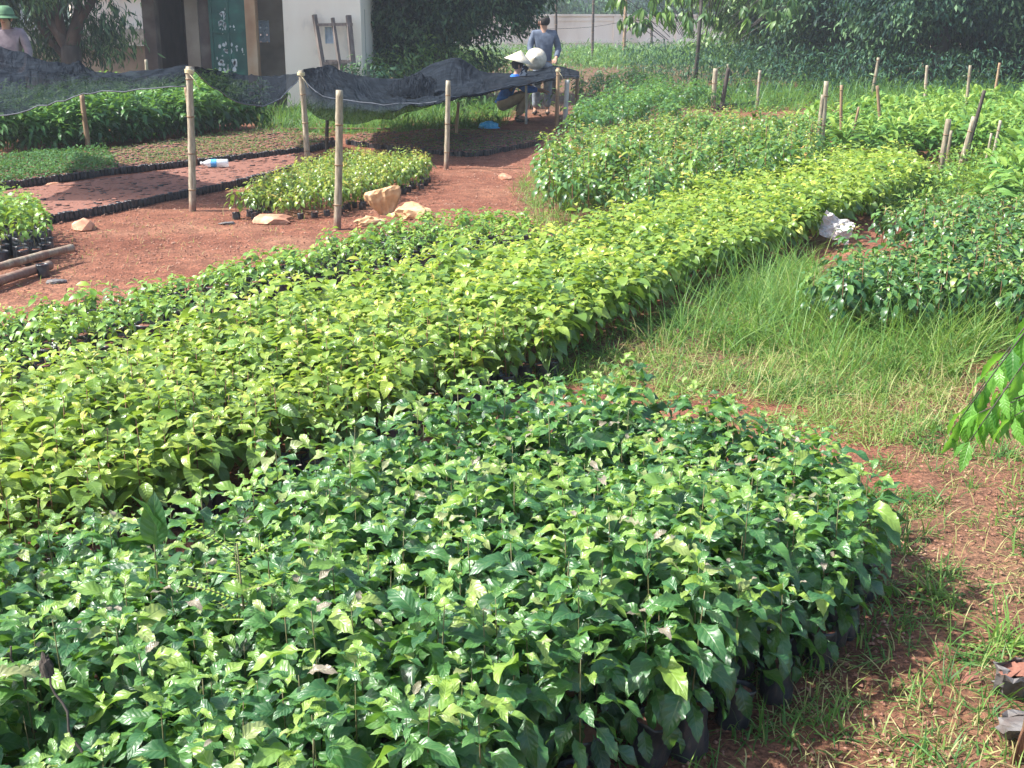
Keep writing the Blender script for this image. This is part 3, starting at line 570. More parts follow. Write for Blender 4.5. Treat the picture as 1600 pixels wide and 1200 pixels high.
PB, BR, DW, CO = M['bamboo'], M['bamboo_brown'], M['wood_dark'], M['concrete']
ng = 'poles holding up the shade net'
pole(301, 330, 296, 104, 11, PB, 'pale bamboo pole between left and middle shade nets with a cord tie', group=ng, tie=True)
pole(306, 262, 291, 134, 8, BR, 'brown pole standing just behind the pale pole in the soil bag bed', group=ng)
pole(482, 262, 470, 110, 9, PB, 'bamboo pole tied with yellow cord where middle and right nets meet', group=ng, tie=True)
pole(527, 357, 531, 141, 12, PB, 'grey bamboo pole in front of the bright seedling patch, tied to nothing')
pole(697, 264, 701, 126, 8, PB, 'knotty tan bamboo pole beside the right end of the bright seedling patch', group=ng)
pole(139, 241, 128, 148, 8, BR, 'dark brown pole at the front of the tall green bed under the left net', group=ng)
pole(234, 165, 228, 93, 5, PB, 'thin pole rising behind the tall green bed', zb=.3)
pole(511, 238, 511, 188, 6, DW, 'short dark pole under the right shade net', group=ng)
pole(713, 217, 716, 160, 5, BR, 'thin brown pole under the net beside a broken brick', group=ng)
pole(870, 202, 872, 106, 6, BR, 'brown pole with a cord tie at the right end of the net', group=ng, tie=True)
pole(883, 196, 886, 125, 8, CO, 'whitish square-cut post right of the net corner', nodes=False)
pole(901, 190, 902, 116, 6, BR, 'brown pole under the last corner of the net', group=ng)
pole(822, 193, 822, 124, 4, CO, 'slim whitish tube in front of the crouching worker', nodes=False)
pole(1114, 174, 1118, 107, 8, PB, 'pale pole at the left end of the red seed beds')
pole(1127, 172, 1138, 107, 7, DW, 'dark leaning pole beside the pale pole at the red seed beds', nodes=False)
pole(1145, 140, 1137, 100, 4, PB, 'thin stick leaning left behind the dark leaning pole')
pole(1182, 170, 1188, 110, 5, PB, 'thin pole in the middle of the red seed beds')
pole(1284, 232, 1291, 127, 8, PB, 'taller bamboo pole of the close pair at the end of the pale bed', zb=.2)
pole(1277, 232, 1286, 148, 7, PB, 'shorter bamboo pole of the close pair at the end of the pale bed', zb=.2)
pole(1314, 222, 1315, 133, 5, BR, 'thin knotty stick right of the pole pair', zb=.2)
pole(1330, 218, 1342, 167, 4, BR, 'short leaning stick in the lance-leaved bed near the pale bed', zb=.25)
pole(1375, 200, 1371, 134, 5, BR, 'slim brown stake in the middle of the lance-leaved bed', zb=.3)
pole(1362, 150, 1373, 90, 5, PB, 'leaning stake at the far edge of the red seed beds', zb=.1)
pole(1445, 150, 1449, 102, 5, PB, 'upright stake behind the lance-leaved bed before the tree trunk', zb=.3)
pole(1510, 168, 1516, 102, 5, PB, 'tallest thin stake at the back of the lance-leaved bed', zb=.35)
pole(1554, 150, 1562, 98, 4, BR, 'grey stake in front of the darkest tree', zb=.35)
pole(1467, 280, 1482, 186, 9, PB, 'stout leaning bamboo pole at the right end of the pale bed')
pole(1479, 262, 1486, 204, 5, PB, 'thin stake just behind the stout leaning pole')
pole(1498, 272, 1522, 182, 8, PB, 'longest leaning bamboo pole right of the stout one')
pole(1504, 268, 1538, 141, 6, DW, 'dark grey pole leaning to the right behind the longest bamboo pole', nodes=False)
pole(1543, 238, 1549, 208, 4, PB, 'short stake among the bright tufts, left of a similar one', zb=.3)
pole(1555, 228, 1563, 188, 5, PB, 'taller short stake among the bright tufts near the right edge', zb=.3)
pole(70, 110, 55, -10, 5, BR, 'leaning pole in front of the forked tree', zb=.3)
pole(869, 112, 869, -20, 4, DW, 'tall dark thin pole behind the standing worker', zb=.1)
pole(925, 100, 928, -20, 4, DW, 'tall thin pole left of the paired tall poles before the wall')
pole(974, 92, 979, -20, 5, BR, 'tall brownish thin pole before the middle of the boundary wall')
pole(1018, 85, 1018, 40, 4, DW, 'short dark pole before the boundary wall under the drooping tree')
# power pole beyond the wall
o = empty('utility_pole', tuple(np.append(Q(939, 20, 100)[:2], 0)), 0, 'dark utility pole beyond the boundary wall', 'pole'); mb = MB(); mb.tube([(0, 0, -.1), (0, 0, 9)], [.28, .2], 10); mb.build('shaft', M['wood_dark'], o, smooth=True)
mb = MB(); mb.box((-.9, -.1, 7.6), (.9, .1, 7.8)); mb.build('crossarm', M['wood_dark'], o)

# ---------------------------------------------------------------- shade nets
def netmat():
    m, n, l, out = newmat('shade_cloth'); tc = n.new('ShaderNodeTexCoord')
    no = n.new('ShaderNodeTexNoise'); no.inputs['Scale'].default_value = 5; no.inputs['Detail'].default_value = 6; l.new(tc.outputs['Object'], no.inputs['Vector'])
    mp = n.new('ShaderNodeMapping'); mp.inputs['Scale'].default_value = (3, 160, 1); l.new(tc.outputs['UV'], mp.inputs[0])
    n2 = n.new('ShaderNodeTexNoise'); n2.inputs['Scale'].default_value = 1; n2.inputs['Detail'].default_value = 2; l.new(mp.outputs[0], n2.inputs['Vector'])
    c = ramp_out(n, l, math_(n, l, 'ADD', math_(n, l, 'MULTIPLY', no.outputs['Fac'], .5), math_(n, l, 'MULTIPLY', n2.outputs['Fac'], .5)), [(.35, (.005, .007, .010)), (.65, (.023, .029, .038))])
    b = n.new('ShaderNodeBsdfDiffuse'); l.new(c, b.inputs['Color'])
    mp3 = n.new('ShaderNodeMapping'); mp3.inputs['Scale'].default_value = (34, 5, 1); mp3.inputs['Rotation'].default_value = (0, 0, .35); l.new(tc.outputs['UV'], mp3.inputs[0])
    n3 = n.new('ShaderNodeTexNoise'); n3.inputs['Scale'].default_value = 1; n3.inputs['Detail'].default_value = 4; n3.inputs['Distortion'].default_value = 1.2; l.new(mp3.outputs[0], n3.inputs['Vector'])
    bp = n.new('ShaderNodeBump'); bp.inputs['Strength'].default_value = 1; bp.inputs['Distance'].default_value = .06; l.new(n3.outputs['Fac'], bp.inputs['Height']); l.new(bp.outputs[0], b.inputs['Normal'])
    at = n.new('ShaderNodeAttribute'); at.attribute_name = 'tint'
    tr = n.new('ShaderNodeBsdfTransparent'); mx = n.new('ShaderNodeMixShader'); l.new(at.outputs['Fac'], mx.inputs[0])
    l.new(tr.outputs[0], mx.inputs[1]); l.new(b.outputs[0], mx.inputs[2]); l.new(mx.outputs[0], out.inputs[0]); return m
M['net'] = netmat()
M['hem'] = simple('net_hem', [(0, (.03, .035, .045)), (1, (.08, .09, .11))], .6, 20, bump=0)
def cr(P, n):                              # Catmull-Rom through rows of points
    P = np.asarray(P, float); k = len(P); out = []
    for i in range(k - 1):
        p0, p1, p2, p3 = P[max(i - 1, 0)], P[i], P[i + 1], P[min(i + 2, k - 1)]
        for t in np.linspace(0, 1, n, endpoint=False): out.append(.5 * (2 * p1 + (p2 - p0) * t + (2 * p0 - 5 * p1 + 4 * p2 - p3) * t * t + (3 * p1 - p0 - 3 * p2 + p3) * t ** 3))
    out.append(P[-1]); return np.array(out)
def net(name, rows, alphas, label, hem_row=None, amp=.02, seed=0):
    Gd = np.array([[Q(p[0], p[1], p[2] * K) for p in row] for row in rows])         # rows x cols x 3
    A = np.array([cr(row, 10) for row in Gd]); A = np.array([cr(A[:, j], 14) for j in range(A.shape[1])]).transpose(1, 0, 2)
    nr, nc_ = A.shape[:2]; al = np.interp(np.linspace(0, len(rows) - 1, nr), range(len(rows)), alphas)
    u, v = np.meshgrid(np.linspace(0, 1, nc_), np.linspace(0, 1, nr))
    wr = amp * (vnoise(u * 30, v * 9, 1, seed) + .6 * vnoise(u * 55 + v * 25, v * 18, 1, seed + 1)) * np.sin(np.pi * u) ** .4
    A = A.copy(); A[:, :, 2] += wr; A[:, :, 1] += wr * .6
    o0 = A[0, 0].copy(); o0[2] = 0; I = np.arange(nr * nc_).reshape(nr, nc_)
    Fq = np.stack([I[:-1, :-1], I[:-1, 1:], I[1:, 1:], I[1:, :-1]], 2).reshape(-1, 4)
    o = empty(name, tuple(o0), 0, label, 'shade net', 'black shade nets over the seed beds')
    mesh('net_cloth', (A - o0).reshape(-1, 3), Fq, M['net'], o, uv=np.stack([u.ravel(), v.ravel()], 1), tint=np.repeat(al, nc_))
    for h in (hem_row or []):
        mb = MB(); row = A[min(int(h * 14), nr - 1)] - o0; mb.tube([tuple(p) for p in row[::3]], .006, 5); mb.build('hem', M['hem'], o, smooth=True)
net('shade_net', [[(-60, 50, 10.5), (0, 72, 10.2), (55, 90, 9.8), (100, 101, 9.5), (122, 97, 9.2), (150, 113, 9), (210, 112, 8.6), (294, 101, 8.0)],
     [(-60, 100, 9.4), (0, 104, 9.2), (55, 108, 9.1), (100, 112, 8.8), (125, 114, 8.7), (155, 118, 8.6), (215, 119, 8.3), (295, 108, 7.95)],
     [(-60, 112, 8.7), (0, 116, 8.6), (55, 120, 8.5), (100, 122, 8.5), (125, 122, 8.4), (155, 123, 8.3), (215, 124, 8.1), (295, 112, 7.93)],
     [(-60, 190, 8.0), (0, 182, 8.0), (55, 169, 8.0), (100, 157, 8.0), (125, 149, 8.0), (155, 144, 8.0), (215, 141, 7.97), (295, 134, 7.9)]],
    [.97, .97, .94, .76], 'left black shade net sagging from the pale pole to the left edge', [3])
net('shade_net', [[(303, 104, 8.05), (340, 111, 10.5), (380, 117, 12), (425, 119, 12.2), (469, 114, 11.2)],
     [(304, 106, 8.0), (340, 126, 9.8), (382, 140, 10.6), (427, 140, 11), (469, 117, 11.1)],
     [(303, 109, 7.95), (334, 138, 8.6), (378, 162, 9.3), (424, 163, 10.2), (467, 124, 11.0)]],
    [.90, .88, .84], 'middle black shade net drooping in a curve between two tied poles', [2])
net('shade_net', [[(469, 111, 11.3), (490, 106, 12.5), (512, 104, 13.5), (560, 117, 14.2), (620, 124, 14.5), (705, 91, 15), (760, 113, 15.5), (820, 112, 16), (868, 103, 16.2), (905, 112, 15.5)],
     [(469, 113, 11.2), (495, 120, 12), (528, 128, 12.3), (580, 146, 12.4), (650, 151, 12.5), (704, 134, 12.8), (760, 129, 13.5), (820, 123, 14.5), (869, 110, 15.2), (905, 114, 15)],
     [(469, 117, 11.1), (497, 146, 10.9), (540, 156, 10.8), (600, 163, 10.6), (660, 160, 10.55), (702, 154, 10.55), (760, 143, 11.6), (820, 131, 13), (870, 120, 14.3), (905, 118, 14.7)],
     [(469, 119, 11.1), (480, 173, 10.85), (540, 193, 10.75), (600, 187, 10.6), (658, 170, 10.5), (702, 156, 10.5), (760, 145, 11.55), (820, 134, 13), (870, 126, 14.2), (905, 122, 14.6)]],
    [.98, .98, .97, .72], 'right black shade net with a heaped fold, peaked at the back', [2], amp=.028)
# loose folded cloth lying on the right net
def crumple(name, size, mat, seed, n=3, flat=.5, amp=.35, parent=None, sub=2):
    bm = bmesh.new(); bmesh.ops.create_icosphere(bm, subdivisions=sub + 1, radius=1); r_ = np.random.default_rng(seed); o_ = r_.normal(0, 1, (14, 3)); ph = r_.uniform(0, 6.28, 14)
    for v in bm.verts:
        c = np.array(v.co); s = 1 + amp * sum(abs(math.sin(float(c @ o_[k]) * (1.5 + k * .35) + ph[k])) * .5 / (1 + k * .35) - .12 for k in range(14)) * .5
        v.co = Vector((c[0] * s * size[0], c[1] * s * size[1], (c[2] * s if c[2] > -.3 else -.3 * s) * size[2]))
    me = bpy.data.meshes.new(name); bm.to_mesh(me); bm.free(); me.materials.append(mat)
    me.polygons.foreach_set('use_smooth', np.full(len(me.polygons), False)); return me
net('spare_cloth', [[(600, 135, 12.3), (630, 121, 12.5), (655, 117, 12.6), (683, 124, 12.5)], [(604, 142, 12.1), (628, 136, 12.0), (652, 124, 12.05), (681, 135, 12.1)], [(606, 149, 12.0), (630, 150, 11.9), (655, 153, 11.9), (677, 152, 11.9)]],
    [1, 1, 1], 'bunched dark spare cloth lying on the right shade net', [], amp=.05, seed=9)
sc_ = bpy.data.objects['spare_cloth']; sc_['category'] = 'cloth'; del sc_['group']
# ---------------------------------------------------------------- seedlings
TA = [leaf_tpl(11, 4, .39, c, .3, wave=.18, serr=.09, a=.82, nser=1, seed=s, droop0=d) for s, (c, d) in enumerate([(1.3, .3), (1.8, .5), (.9, .1), (1.5, .1)])]
TB = [leaf_tpl(7, 4, .48, c, .28, wave=.07, a=.78, seed=s + 9, droop0=d) for s, (c, d) in enumerate([(1.2, .3), (1.8, .5), (.8, .1)])]
TBf = [leaf_tpl(4, 2, .48, c, .28, a=.78, droop0=d) for c, d in [(1.2, .3), (1.8, .5), (.8, .1)]]
TS = [leaf_tpl(3, 2, .42, c, .3, a=.85, pet=.05, droop0=d) for c, d in [(1.1, .2), (1.7, .4)]]
TL = [leaf_tpl(4, 2, .17, c, .3, a=.9, pet=.0, droop0=d) for c, d in [(1.2, .3), (1.9, .5)]]
def make_variants(tag_, n, fn): return [fn(i) for i in range(n)]
def variant(name, mat, stem_mat, parts_fn, stem_h, stem_r, z0, seed):
    r_ = np.random.default_rng(seed); hs = stem_h * r_.uniform(.85, 1.12)
    V, U, Fc, T = join(parts_fn(r_, hs)); fo = mesh('foliage', V, Fc, mat, uv=U, tint=T, link=False)
    st = stem_mb(hs * .93, stem_r, z0, r_).build('stem', stem_mat, smooth=True, link=False)
    return fo, st, (V, U, Fc, T)
def in_view(P, z, m=40): x, y, d = shot(P, z); return (x > -m) & (x < 1600 + m) & (y < 1200 + m) & (y > -m)
def plant_bed(name, pg, step, variants, label_fn, group, cat='seedling', limit=300, bags=None, bag_every=True, stem=True, mass=None, ang=.3, zc=.3, srange=(.85, 1.15), hn=.12, cull=True):
    P = fill(pg, step, ang=ang); x_, y_, d_ = shot(P, zc); vis = in_view(P, zc); order = np.argsort(d_ + (~vis) * 1000)
    A2 = np.array(pg); k = 0; rest = []
    edge = np.array([min(np.abs(np.cross(A2[(i + 1) % len(A2)] - A2[i], p - A2[i])) / (np.linalg.norm(A2[(i + 1) % len(A2)] - A2[i]) + 1e-9) if -.05 <= np.dot(p - A2[i], A2[(i + 1) % len(A2)] - A2[i]) / (np.dot(A2[(i + 1) % len(A2)] - A2[i], A2[(i + 1) % len(A2)] - A2[i]) + 1e-9) <= 1.05 else 9 for i in range(len(A2))) for p in P])
    hv_ = vnoise(P[:, 0], P[:, 1], .45, 3) * hn
    for i in order:
        s = rng.uniform(*srange) * (1 + hv_[i]) * (.97 if edge[i] < step * .8 else 1); az = rng.uniform(0, 6.28); v = variants[rng.integers(len(variants))]
        if not vis[i]:
            if d_[i] < 16 and cull is not None: rest.append((P[i], s, az, v))
            continue
        if k >= limit: rest.append((P[i], s, az, v)); continue
        k += 1
        if stem is None:
            o = put(name, v[0], loc=(P[i][0], P[i][1], 0), rz=az, s=s); tag(o, label_fn(P[i], edge[i]), cat, group); continue
        o = empty(name, (P[i][0], P[i][1], 0), az, label_fn(P[i], edge[i]), cat, group); o.scale = (s, s, s)
        put('foliage', v[0], o); put('stem', v[1], o)
        if bags is not None and (bag_every or edge[i] < step * 1.3): put('nursery_bag', bags[rng.integers(len(bags))], o, loc=(0, 0, -.006), rot=(rng.normal(0, .07), rng.normal(0, .07), rng.uniform(0, 6)))
    if rest and mass:
        src = mass[3] if len(mass) > 3 else None; parts = []
        for p, s, az, v in rest:
            V, U, Fc, T = (src[rng.integers(len(src))] if src else v[2]); ca, sa = math.cos(az), math.sin(az)
            W = np.stack([(V[:, 0] * ca - V[:, 1] * sa) * s + p[0], (V[:, 0] * sa + V[:, 1] * ca) * s + p[1], V[:, 2] * s], 1); parts.append((W, U, Fc, np.clip(T + rng.normal(0, .05), 0, 1)))
        V, U, Fc, T = join(parts); tag(mesh(mass[0], V, Fc, mass[2], uv=U, tint=T), mass[1], 'seedlings', kind='stuff')
    print(name, 'placed', k, 'rest', len(rest)); return P
def mk(n, seed, mat, smat, tpls, h, nleaf, ll, lw, z0, sr, **k):
    return [variant('v', mat, smat, lambda r_, hs: seedling_arrays(tpls, hs, nleaf + r_.integers(-2, 3), ll, lw, z0 + (hs - z0) * k.get('low', .25), r_, **{a: b for a, b in k.items() if a != 'low'}), h, sr, z0 * .8, seed + i) for i in range(n)]
bigbags = [bag_mesh('nursery_bag', .043, .115, 100 + i) for i in range(4)]
smallbags = [bag_mesh('nursery_bag', .036, .09, 120 + i, n=10) for i in range(3)]
# A: foreground glossy seedlings
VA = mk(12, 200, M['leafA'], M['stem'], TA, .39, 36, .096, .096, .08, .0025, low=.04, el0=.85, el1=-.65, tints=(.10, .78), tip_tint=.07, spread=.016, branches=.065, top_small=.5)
def labA(p, e):
    x, y, d = shot(np.array([p]), .35)
    if e < .1 and x[0] > 900: return 'glossy dark green seedling along the outer edge of the foreground bed by the dirt path'
    if d[0] < 3.25: return 'glossy dark green seedling in the nearest rows of the foreground bed'
    return 'glossy dark green seedling inside the upper half of the foreground bed'
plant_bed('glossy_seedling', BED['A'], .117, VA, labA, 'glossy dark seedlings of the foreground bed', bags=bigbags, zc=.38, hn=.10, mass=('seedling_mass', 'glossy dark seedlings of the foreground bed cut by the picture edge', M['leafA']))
# B: pale broad-leaved seedlings
VB = mk(10, 300, M['leafB'], M['stem_red'], TB, .34, 20, .09, .09, .09, .003, low=.08, el0=.7, el1=-.6, tints=(.12, .86), tip_tint=.1, spread=.008, branches=.02, top_small=.5)
VBf = mk(8, 330, M['leafB_far'], M['stem_red'], TBf, .34, 19, .088, .088, .09, .003, low=.08, el0=.7, el1=-.6, tints=(.16, .88), tip_tint=.1, spread=.008, branches=.02, top_small=.5)
def labB(p, e):
    x, y, d = shot(np.array([p]), .3)
    if e < .1 and y[0] > 560: return 'pale yellow green seedling on the near edge of the long bed, beside the dark bed'
    return 'pale yellow green broad-leaved seedling inside the near end of the long bed'
plant_bed('broadleaf_seedling', BED['B'], .104, VB, labB, 'pale broad-leaved seedlings of the long bed', bags=smallbags, bag_every=False, zc=.32, hn=.08,
          mass=('seedling_mass', 'the rest of the long bed of pale yellow green broad-leaved seedlings', M['leafB_far'], [v[2] for v in VBf]))
# C: small seedlings in gaping black bags
VC = mk(8, 400, M['leafC'], M['stem'], TS, .19, 14, .056, .055, .09, .002, low=.2, el0=.6, el1=-.2, tints=(.2, .9), branches=.015)
plant_bed('small_seedling', BED['C'], .105, VC, lambda p, e: 'small light green seedling in a black bag between red path and pale bed', 'small bagged seedlings along the red path', bags=smallbags, zc=.15, srange=(.7, 1.25), hn=.2,
          mass=('seedling_mass', 'further small light green seedlings beside the pale long bed', M['leafC']))
# D: tall shiny seedlings
VD = mk(8, 500, M['leafD'], M['stem_red'], TS, .55, 60, .075, .08, .12, .004, low=.15, el0=.6, el1=-.5, tints=(.05, .78), tip_tint=.15, branches=.12, spread=.03)
plant_bed('shiny_seedling', BED['D'], .235, VD, lambda p, e: 'tall shiny green and reddish seedling in the bed left of the paired poles', 'tall shiny seedlings behind the long bed', zc=.5, hn=.12)
# E: bright patch
VE = mk(8, 600, M['leafE'], M['stem_red'], TS, .29, 30, .06, .062, .07, .0025, low=.1, el0=.5, el1=-.6, tints=(.2, .9), tip_tint=.3, branches=.05, spread=.012)
plant_bed('bright_seedling', BED['E'], .14, VE, lambda p, e: 'bright yellow green seedling in the small patch around the grey bamboo pole', 'bright seedlings of the small patch', zc=.22, bags=[bag_mesh('nursery_bag', .03, .06, 160 + i, n=10) for i in range(3)], bag_every=False, hn=.12)
# F: dark shiny beds on the right
VF = mk(8, 700, M['leafF'], M['stem_red'], TS, .40, 56, .065, .07, .1, .0035, low=.2, el0=.6, el1=-.5, tints=(.1, .85), tip_tint=.3, branches=.09, spread=.02)
plant_bed('dark_seedling', BED['F1'], .15, VF, lambda p, e: 'dark shiny seedling in the nearer of the two dark beds on the right', 'dark shiny seedlings, nearer right bed', zc=.45, cull=None)
plant_bed('dark_seedling', BED['F2'], .19, VF, lambda p, e: 'dark shiny seedling in the farther of the two dark beds on the right', 'dark shiny seedlings, farther right bed', zc=.45, cull=None)
# G: bright lance-leaved beds at the back right
VG = mk(6, 800, M['leafG'], M['stem'], TL, .45, 40, .2, .3, .05, .004, low=.1, el0=1.1, el1=.2, tints=(.1, .95), branches=.08, spread=.04, top_small=.8)
plant_bed('lance_seedling', BED['G1'], .32, VG, lambda p, e: 'bright green lance-leaved young plant in the wide bed behind the long bed', 'lance-leaved plants of the wide back bed', stem=None, zc=.4, cull=None)
plant_bed('lance_seedling', BED['G2'], .27, VG, lambda p, e: 'bright green lance-leaved young plant right of the leaning poles', 'lance-leaved plants at the right edge', stem=None, zc=.4, cull=None)
# H: tall green bed under the left net
VH = mk(8, 900, M['leafH'], M['stem'], TL, .68, 60, .17, .26, .05, .005, low=.12, el0=.9, el1=-.3, tints=(.1, .9), branches=.1, spread=.03, top_small=.8)
plant_bed('tall_seedling', BED['H'], .23, VH, lambda p, e: 'tall green acacia-like seedling in the bed under the left shade net', 'tall seedlings under the left net', stem=None, zc=.5, limit=300, cull=None)
# I: loose bags with seedlings at the left edge
VI = mk(6, 950, M['leafC'], M['stem'], TS, .36, 16, .06, .07, .12, .0025, low=.35, el0=.6, el1=-.6, tints=(.3, .95), branches=.04, spread=.01)
plant_bed('potted_seedling', BED['I'], .12, VI, lambda p, e: 'light green seedling in a crumpled black bag at the left edge by the bamboo poles', 'bagged seedlings at the left edge', bags=bigbags, zc=.3, cull=None)
# J: feathery beds at the back
VJ = mk(6, 970, M['leafH'], M['stem'], TS, .5, 50, .09, .09, .05, .004, low=.25, el0=.7, el1=-.4, tints=(.05, .85), branches=.13, spread=.03)
plant_bed('feathery_seedling', BED['J1'], .32, VJ, lambda p, e: 'feathery green seedling in the back bed right of the net corner', 'feathery seedlings right of the net corner', stem=None, zc=.5, cull=None)
plant_bed('feathery_seedling', BED['J2'], .48, VJ, lambda p, e: 'feathery green seedling in the farthest bed before the weeds', 'feathery seedlings of the farthest bed', stem=None, zc=.5, cull=None)
# ---------------------------------------------------------------- little soil-filled bags
tiny = [bag_mesh('soil_bag', .025, .07, 140 + i, n=8) for i in range(3)]
def bag_row(line, n_max, label, group, h=1.0, z=0):
    pts = [G(x, y) for x, y in line]; L = [np.linalg.norm(pts[i + 1] - pts[i]) for i in range(len(pts) - 1)]; tot = sum(L); n = int(tot / .052); k = 0
    for q in range(n):
        s = q * .052; i = 0
        while i < len(L) - 1 and s > L[i]: s -= L[i]; i += 1
        p = pts[i] + (pts[i + 1] - pts[i]) * s / L[i] + rng.normal(0, .004, 2); o = put('soil_bag', tiny[rng.integers(3)], loc=(p[0], p[1], -.004), rz=rng.uniform(0, 6)); o.scale = (1, 1, h * rng.uniform(.9, 1.1)); tag(o, label, 'plant bag', group); k += 1
    print('bags', k)
bag_row([(-20, 371), (60, 352), (150, 336), (250, 316), (370, 292), (480, 262)], 300, 'little black soil-filled bag in the front row of the red seed bed', 'front row of soil bags')
bag_row([(-20, 298), (0, 296), (185, 272), (300, 259), (480, 238), (530, 226)], 300, 'little black bag along the near edge of the green and olive seedling mats', 'row of bags edging the seedling mats')
def bag_mass(pg, step, name, label, zoff=-.008):
    P = fill(pg, step, jit=.12, ang=.12); n = 7; a = np.arange(n) * 2 * math.pi / n
    rim = np.stack([.025 * np.cos(a), .025 * np.sin(a)], 1)
    T = np.concatenate([np.c_[rim, np.zeros(n)], np.c_[rim * 1.0, np.full(n, .064)], np.c_[rim * .975, np.full(n, .066)], [[0, 0, .072]]])
    Fq = [(k, (k + 1) % n, n + (k + 1) % n, n + k) for k in range(n)] + [(n + k, n + (k + 1) % n, 2 * n + (k + 1) % n, 2 * n + k) for k in range(n)] + [(2 * n + k, 2 * n + (k + 1) % n, 3 * n, 3 * n) for k in range(n)]
    F3 = []; mi = []
    for f in Fq:
        F3 += [(f[0], f[1], f[2])] + ([(f[0], f[2], f[3])] if f[2] != f[3] else []); mi += ([0, 0] if f[2] != f[3] else [1])
    F3 = np.array(F3); K = len(P); V = T[None] * rng.uniform(.9, 1.12, (K, 1, 1)) + np.c_[P, rng.normal(zoff, .006, K)][:, None, :]
    V += rng.normal(0, .0015, V.shape)
    Fc = (F3[None] + (np.arange(K) * len(T))[:, None, None]).reshape(-1, 3)
    o = mesh(name, V.reshape(-1, 3), Fc, [M['bag'], M['soil']], mi=np.tile(mi, K), smooth=False); tag(o, label, 'plant bags', kind='stuff'); return o
bag_mass(BED['M4'], .05, 'soil_bag_mass', 'flat bed of little soil-filled bags on the red ground')
b4 = [tuple(p) for p in BED['M4']]
tag(mesh('seed_bed_soil', [(x, y, .0645) for x, y in b4], [tuple(range(len(b4)))[::-1]], M['soil'], smooth=False), 'loose red soil spilled between the little bags of the seed bed', 'soil', kind='stuff')
for nm, lab in (('M1', 'little bags under the green seedling mat'), ('M2', 'little bags under the olive seedling mat'), ('M3', 'little bags under the dark seedling mat')): bag_mass(BED[nm], .05, 'soil_bag_mass', lab)
def scatter_leaves(name, pg, n, h0, h1, ll, tints, mat, label, tpl=leaf2, el=(.3, .5), cat='plants', dens=None, kind='stuff'):
    A = np.array(pg); lo, hi = A.min(0), A.max(0); P = rng.uniform(lo, hi, (n * 3, 2)); P = P[inside_many(P, pg)][:n]
    if dens is not None: P = P[rng.random(len(P)) < dens(P)]
    k = len(P); z = rng.uniform(h0, h1, k) * (1 + .3 * vnoise(P[:, 0], P[:, 1], .3, 9)); t = np.clip(rng.uniform(*tints, k) + vnoise(P[:, 0], P[:, 1], .5, 4) * .12, 0, 1); L = ll * rng.uniform(.6, 1.3, k)
    V, U, Fc, T = stamp(tpl, frames(rng.uniform(0, 6.28, k), rng.normal(el[0], el[1], k), rng.normal(0, .4, k)), np.c_[P, z], L, L, t)
    return tag(mesh(name, V, Fc, mat, uv=U, tint=T), label, cat, kind=kind)
scatter_leaves('sprout_mat', BED['M1'], 9000, .06, .12, .05, (.05, .55), M['mat'], 'green mat of tiny sprouts at the left')
scatter_leaves('sprout_mat', BED['M2'], 9000, .06, .08, .035, (.45, 1), M['mat'], 'olive brown mat of tiny sprouts behind the red seed bed')
scatter_leaves('sprout_mat', BED['M3'], 4500, .06, .08, .035, (.3, .9), M['mat'], 'dark mat of tiny sprouts left of the crouching worker')

# ---------------------------------------------------------------- grass
def grass(name, P, label, hr=(.08, .2), wd=.005, tints=(.2, .9), lean=.5, per=1, spread=.02, seg=3, kind='stuff', parent=None, cat='grass', curl=1.2):
    P = np.repeat(P, per, 0) + rng.normal(0, spread, (len(P) * per, 2)); k = len(P); L = rng.uniform(*hr, k)
    tp = []
    for c in (curl * .5, curl, curl * 1.6):
        ts = np.linspace(0, 1, seg + 1); x = z = 0; V = []; UV = []; pt = 0
        for t in ts:
            dt = t - pt; ph = -c * t; x += math.cos(ph) * dt; z += math.sin(ph) * dt; pt = t; w_ = .5 * (1 - t ** 1.8) + .03
            V += [(x, -w_, z), (x, w_, z)]; UV += [(t, 0), (t, 1)]
        tp.append((np.array(V), np.array(UV), np.array([(2 * i, 2 * i + 1, 2 * i + 3, 2 * i + 2) for i in range(seg)])))
    wh = rng.integers(0, 3, k); el = np.clip(rng.normal(1.35 - lean * .5, lean * .5, k), .1, 1.7); az = rng.uniform(0, 6.28, k)
    tn = np.clip(rng.uniform(*tints, k) + vnoise(P[:, 0], P[:, 1], .4, 8) * .12, 0, 1); W = wd * rng.uniform(.6, 1.3, k)
    R_ = frames(az, el, rng.normal(0, .5, k)); T = np.c_[P, np.full(k, -.004)]
    V, U, Fc, Tn = join([stamp(tp[q], R_[wh == q], T[wh == q], L[wh == q], W[wh == q], tn[wh == q]) for q in range(3) if (wh == q).any()])
    return tag(mesh(name, V, Fc, M['grass'], parent, uv=U, tint=Tn), label, cat, kind=kind) if parent is None else mesh(name, V, Fc, M['grass'], parent, uv=U, tint=Tn)
def pts_in(pg, n, dens=None):
    A = np.array(pg); lo, hi = A.min(0), A.max(0); P = rng.uniform(lo, hi, (n * 4, 2)); P = P[inside_many(P, pg)][:n]
    if dens is not None: P = P[rng.random(len(P)) < dens(P)]
    return P
grass('grass', pts_in(GR1, 2600, lambda P: np.clip(.5 + .9 * vnoise(P[:, 0], P[:, 1], .28, 12), .05, 1)), 'lush green grass between the dark and pale beds', (.04, .19), .0055, (.05, .72), .7, per=7, spread=.022, curl=1.3)
lush = poly([(1000, 560), (1080, 480), (1230, 420), (1330, 480), (1500, 500), (1560, 545), (1480, 600), (1300, 590), (1200, 545)])
grass('grass', pts_in(lush, 480), 'taller seeding grass stalks in the lush strip', (.18, .5), .0045, (.15, .8), .5, per=5, spread=.015, seg=4, curl=1.0)
yel = poly([(900, 600), (950, 555), (1300, 545), (1500, 570), (1480, 660), (1400, 700), (1200, 690)])
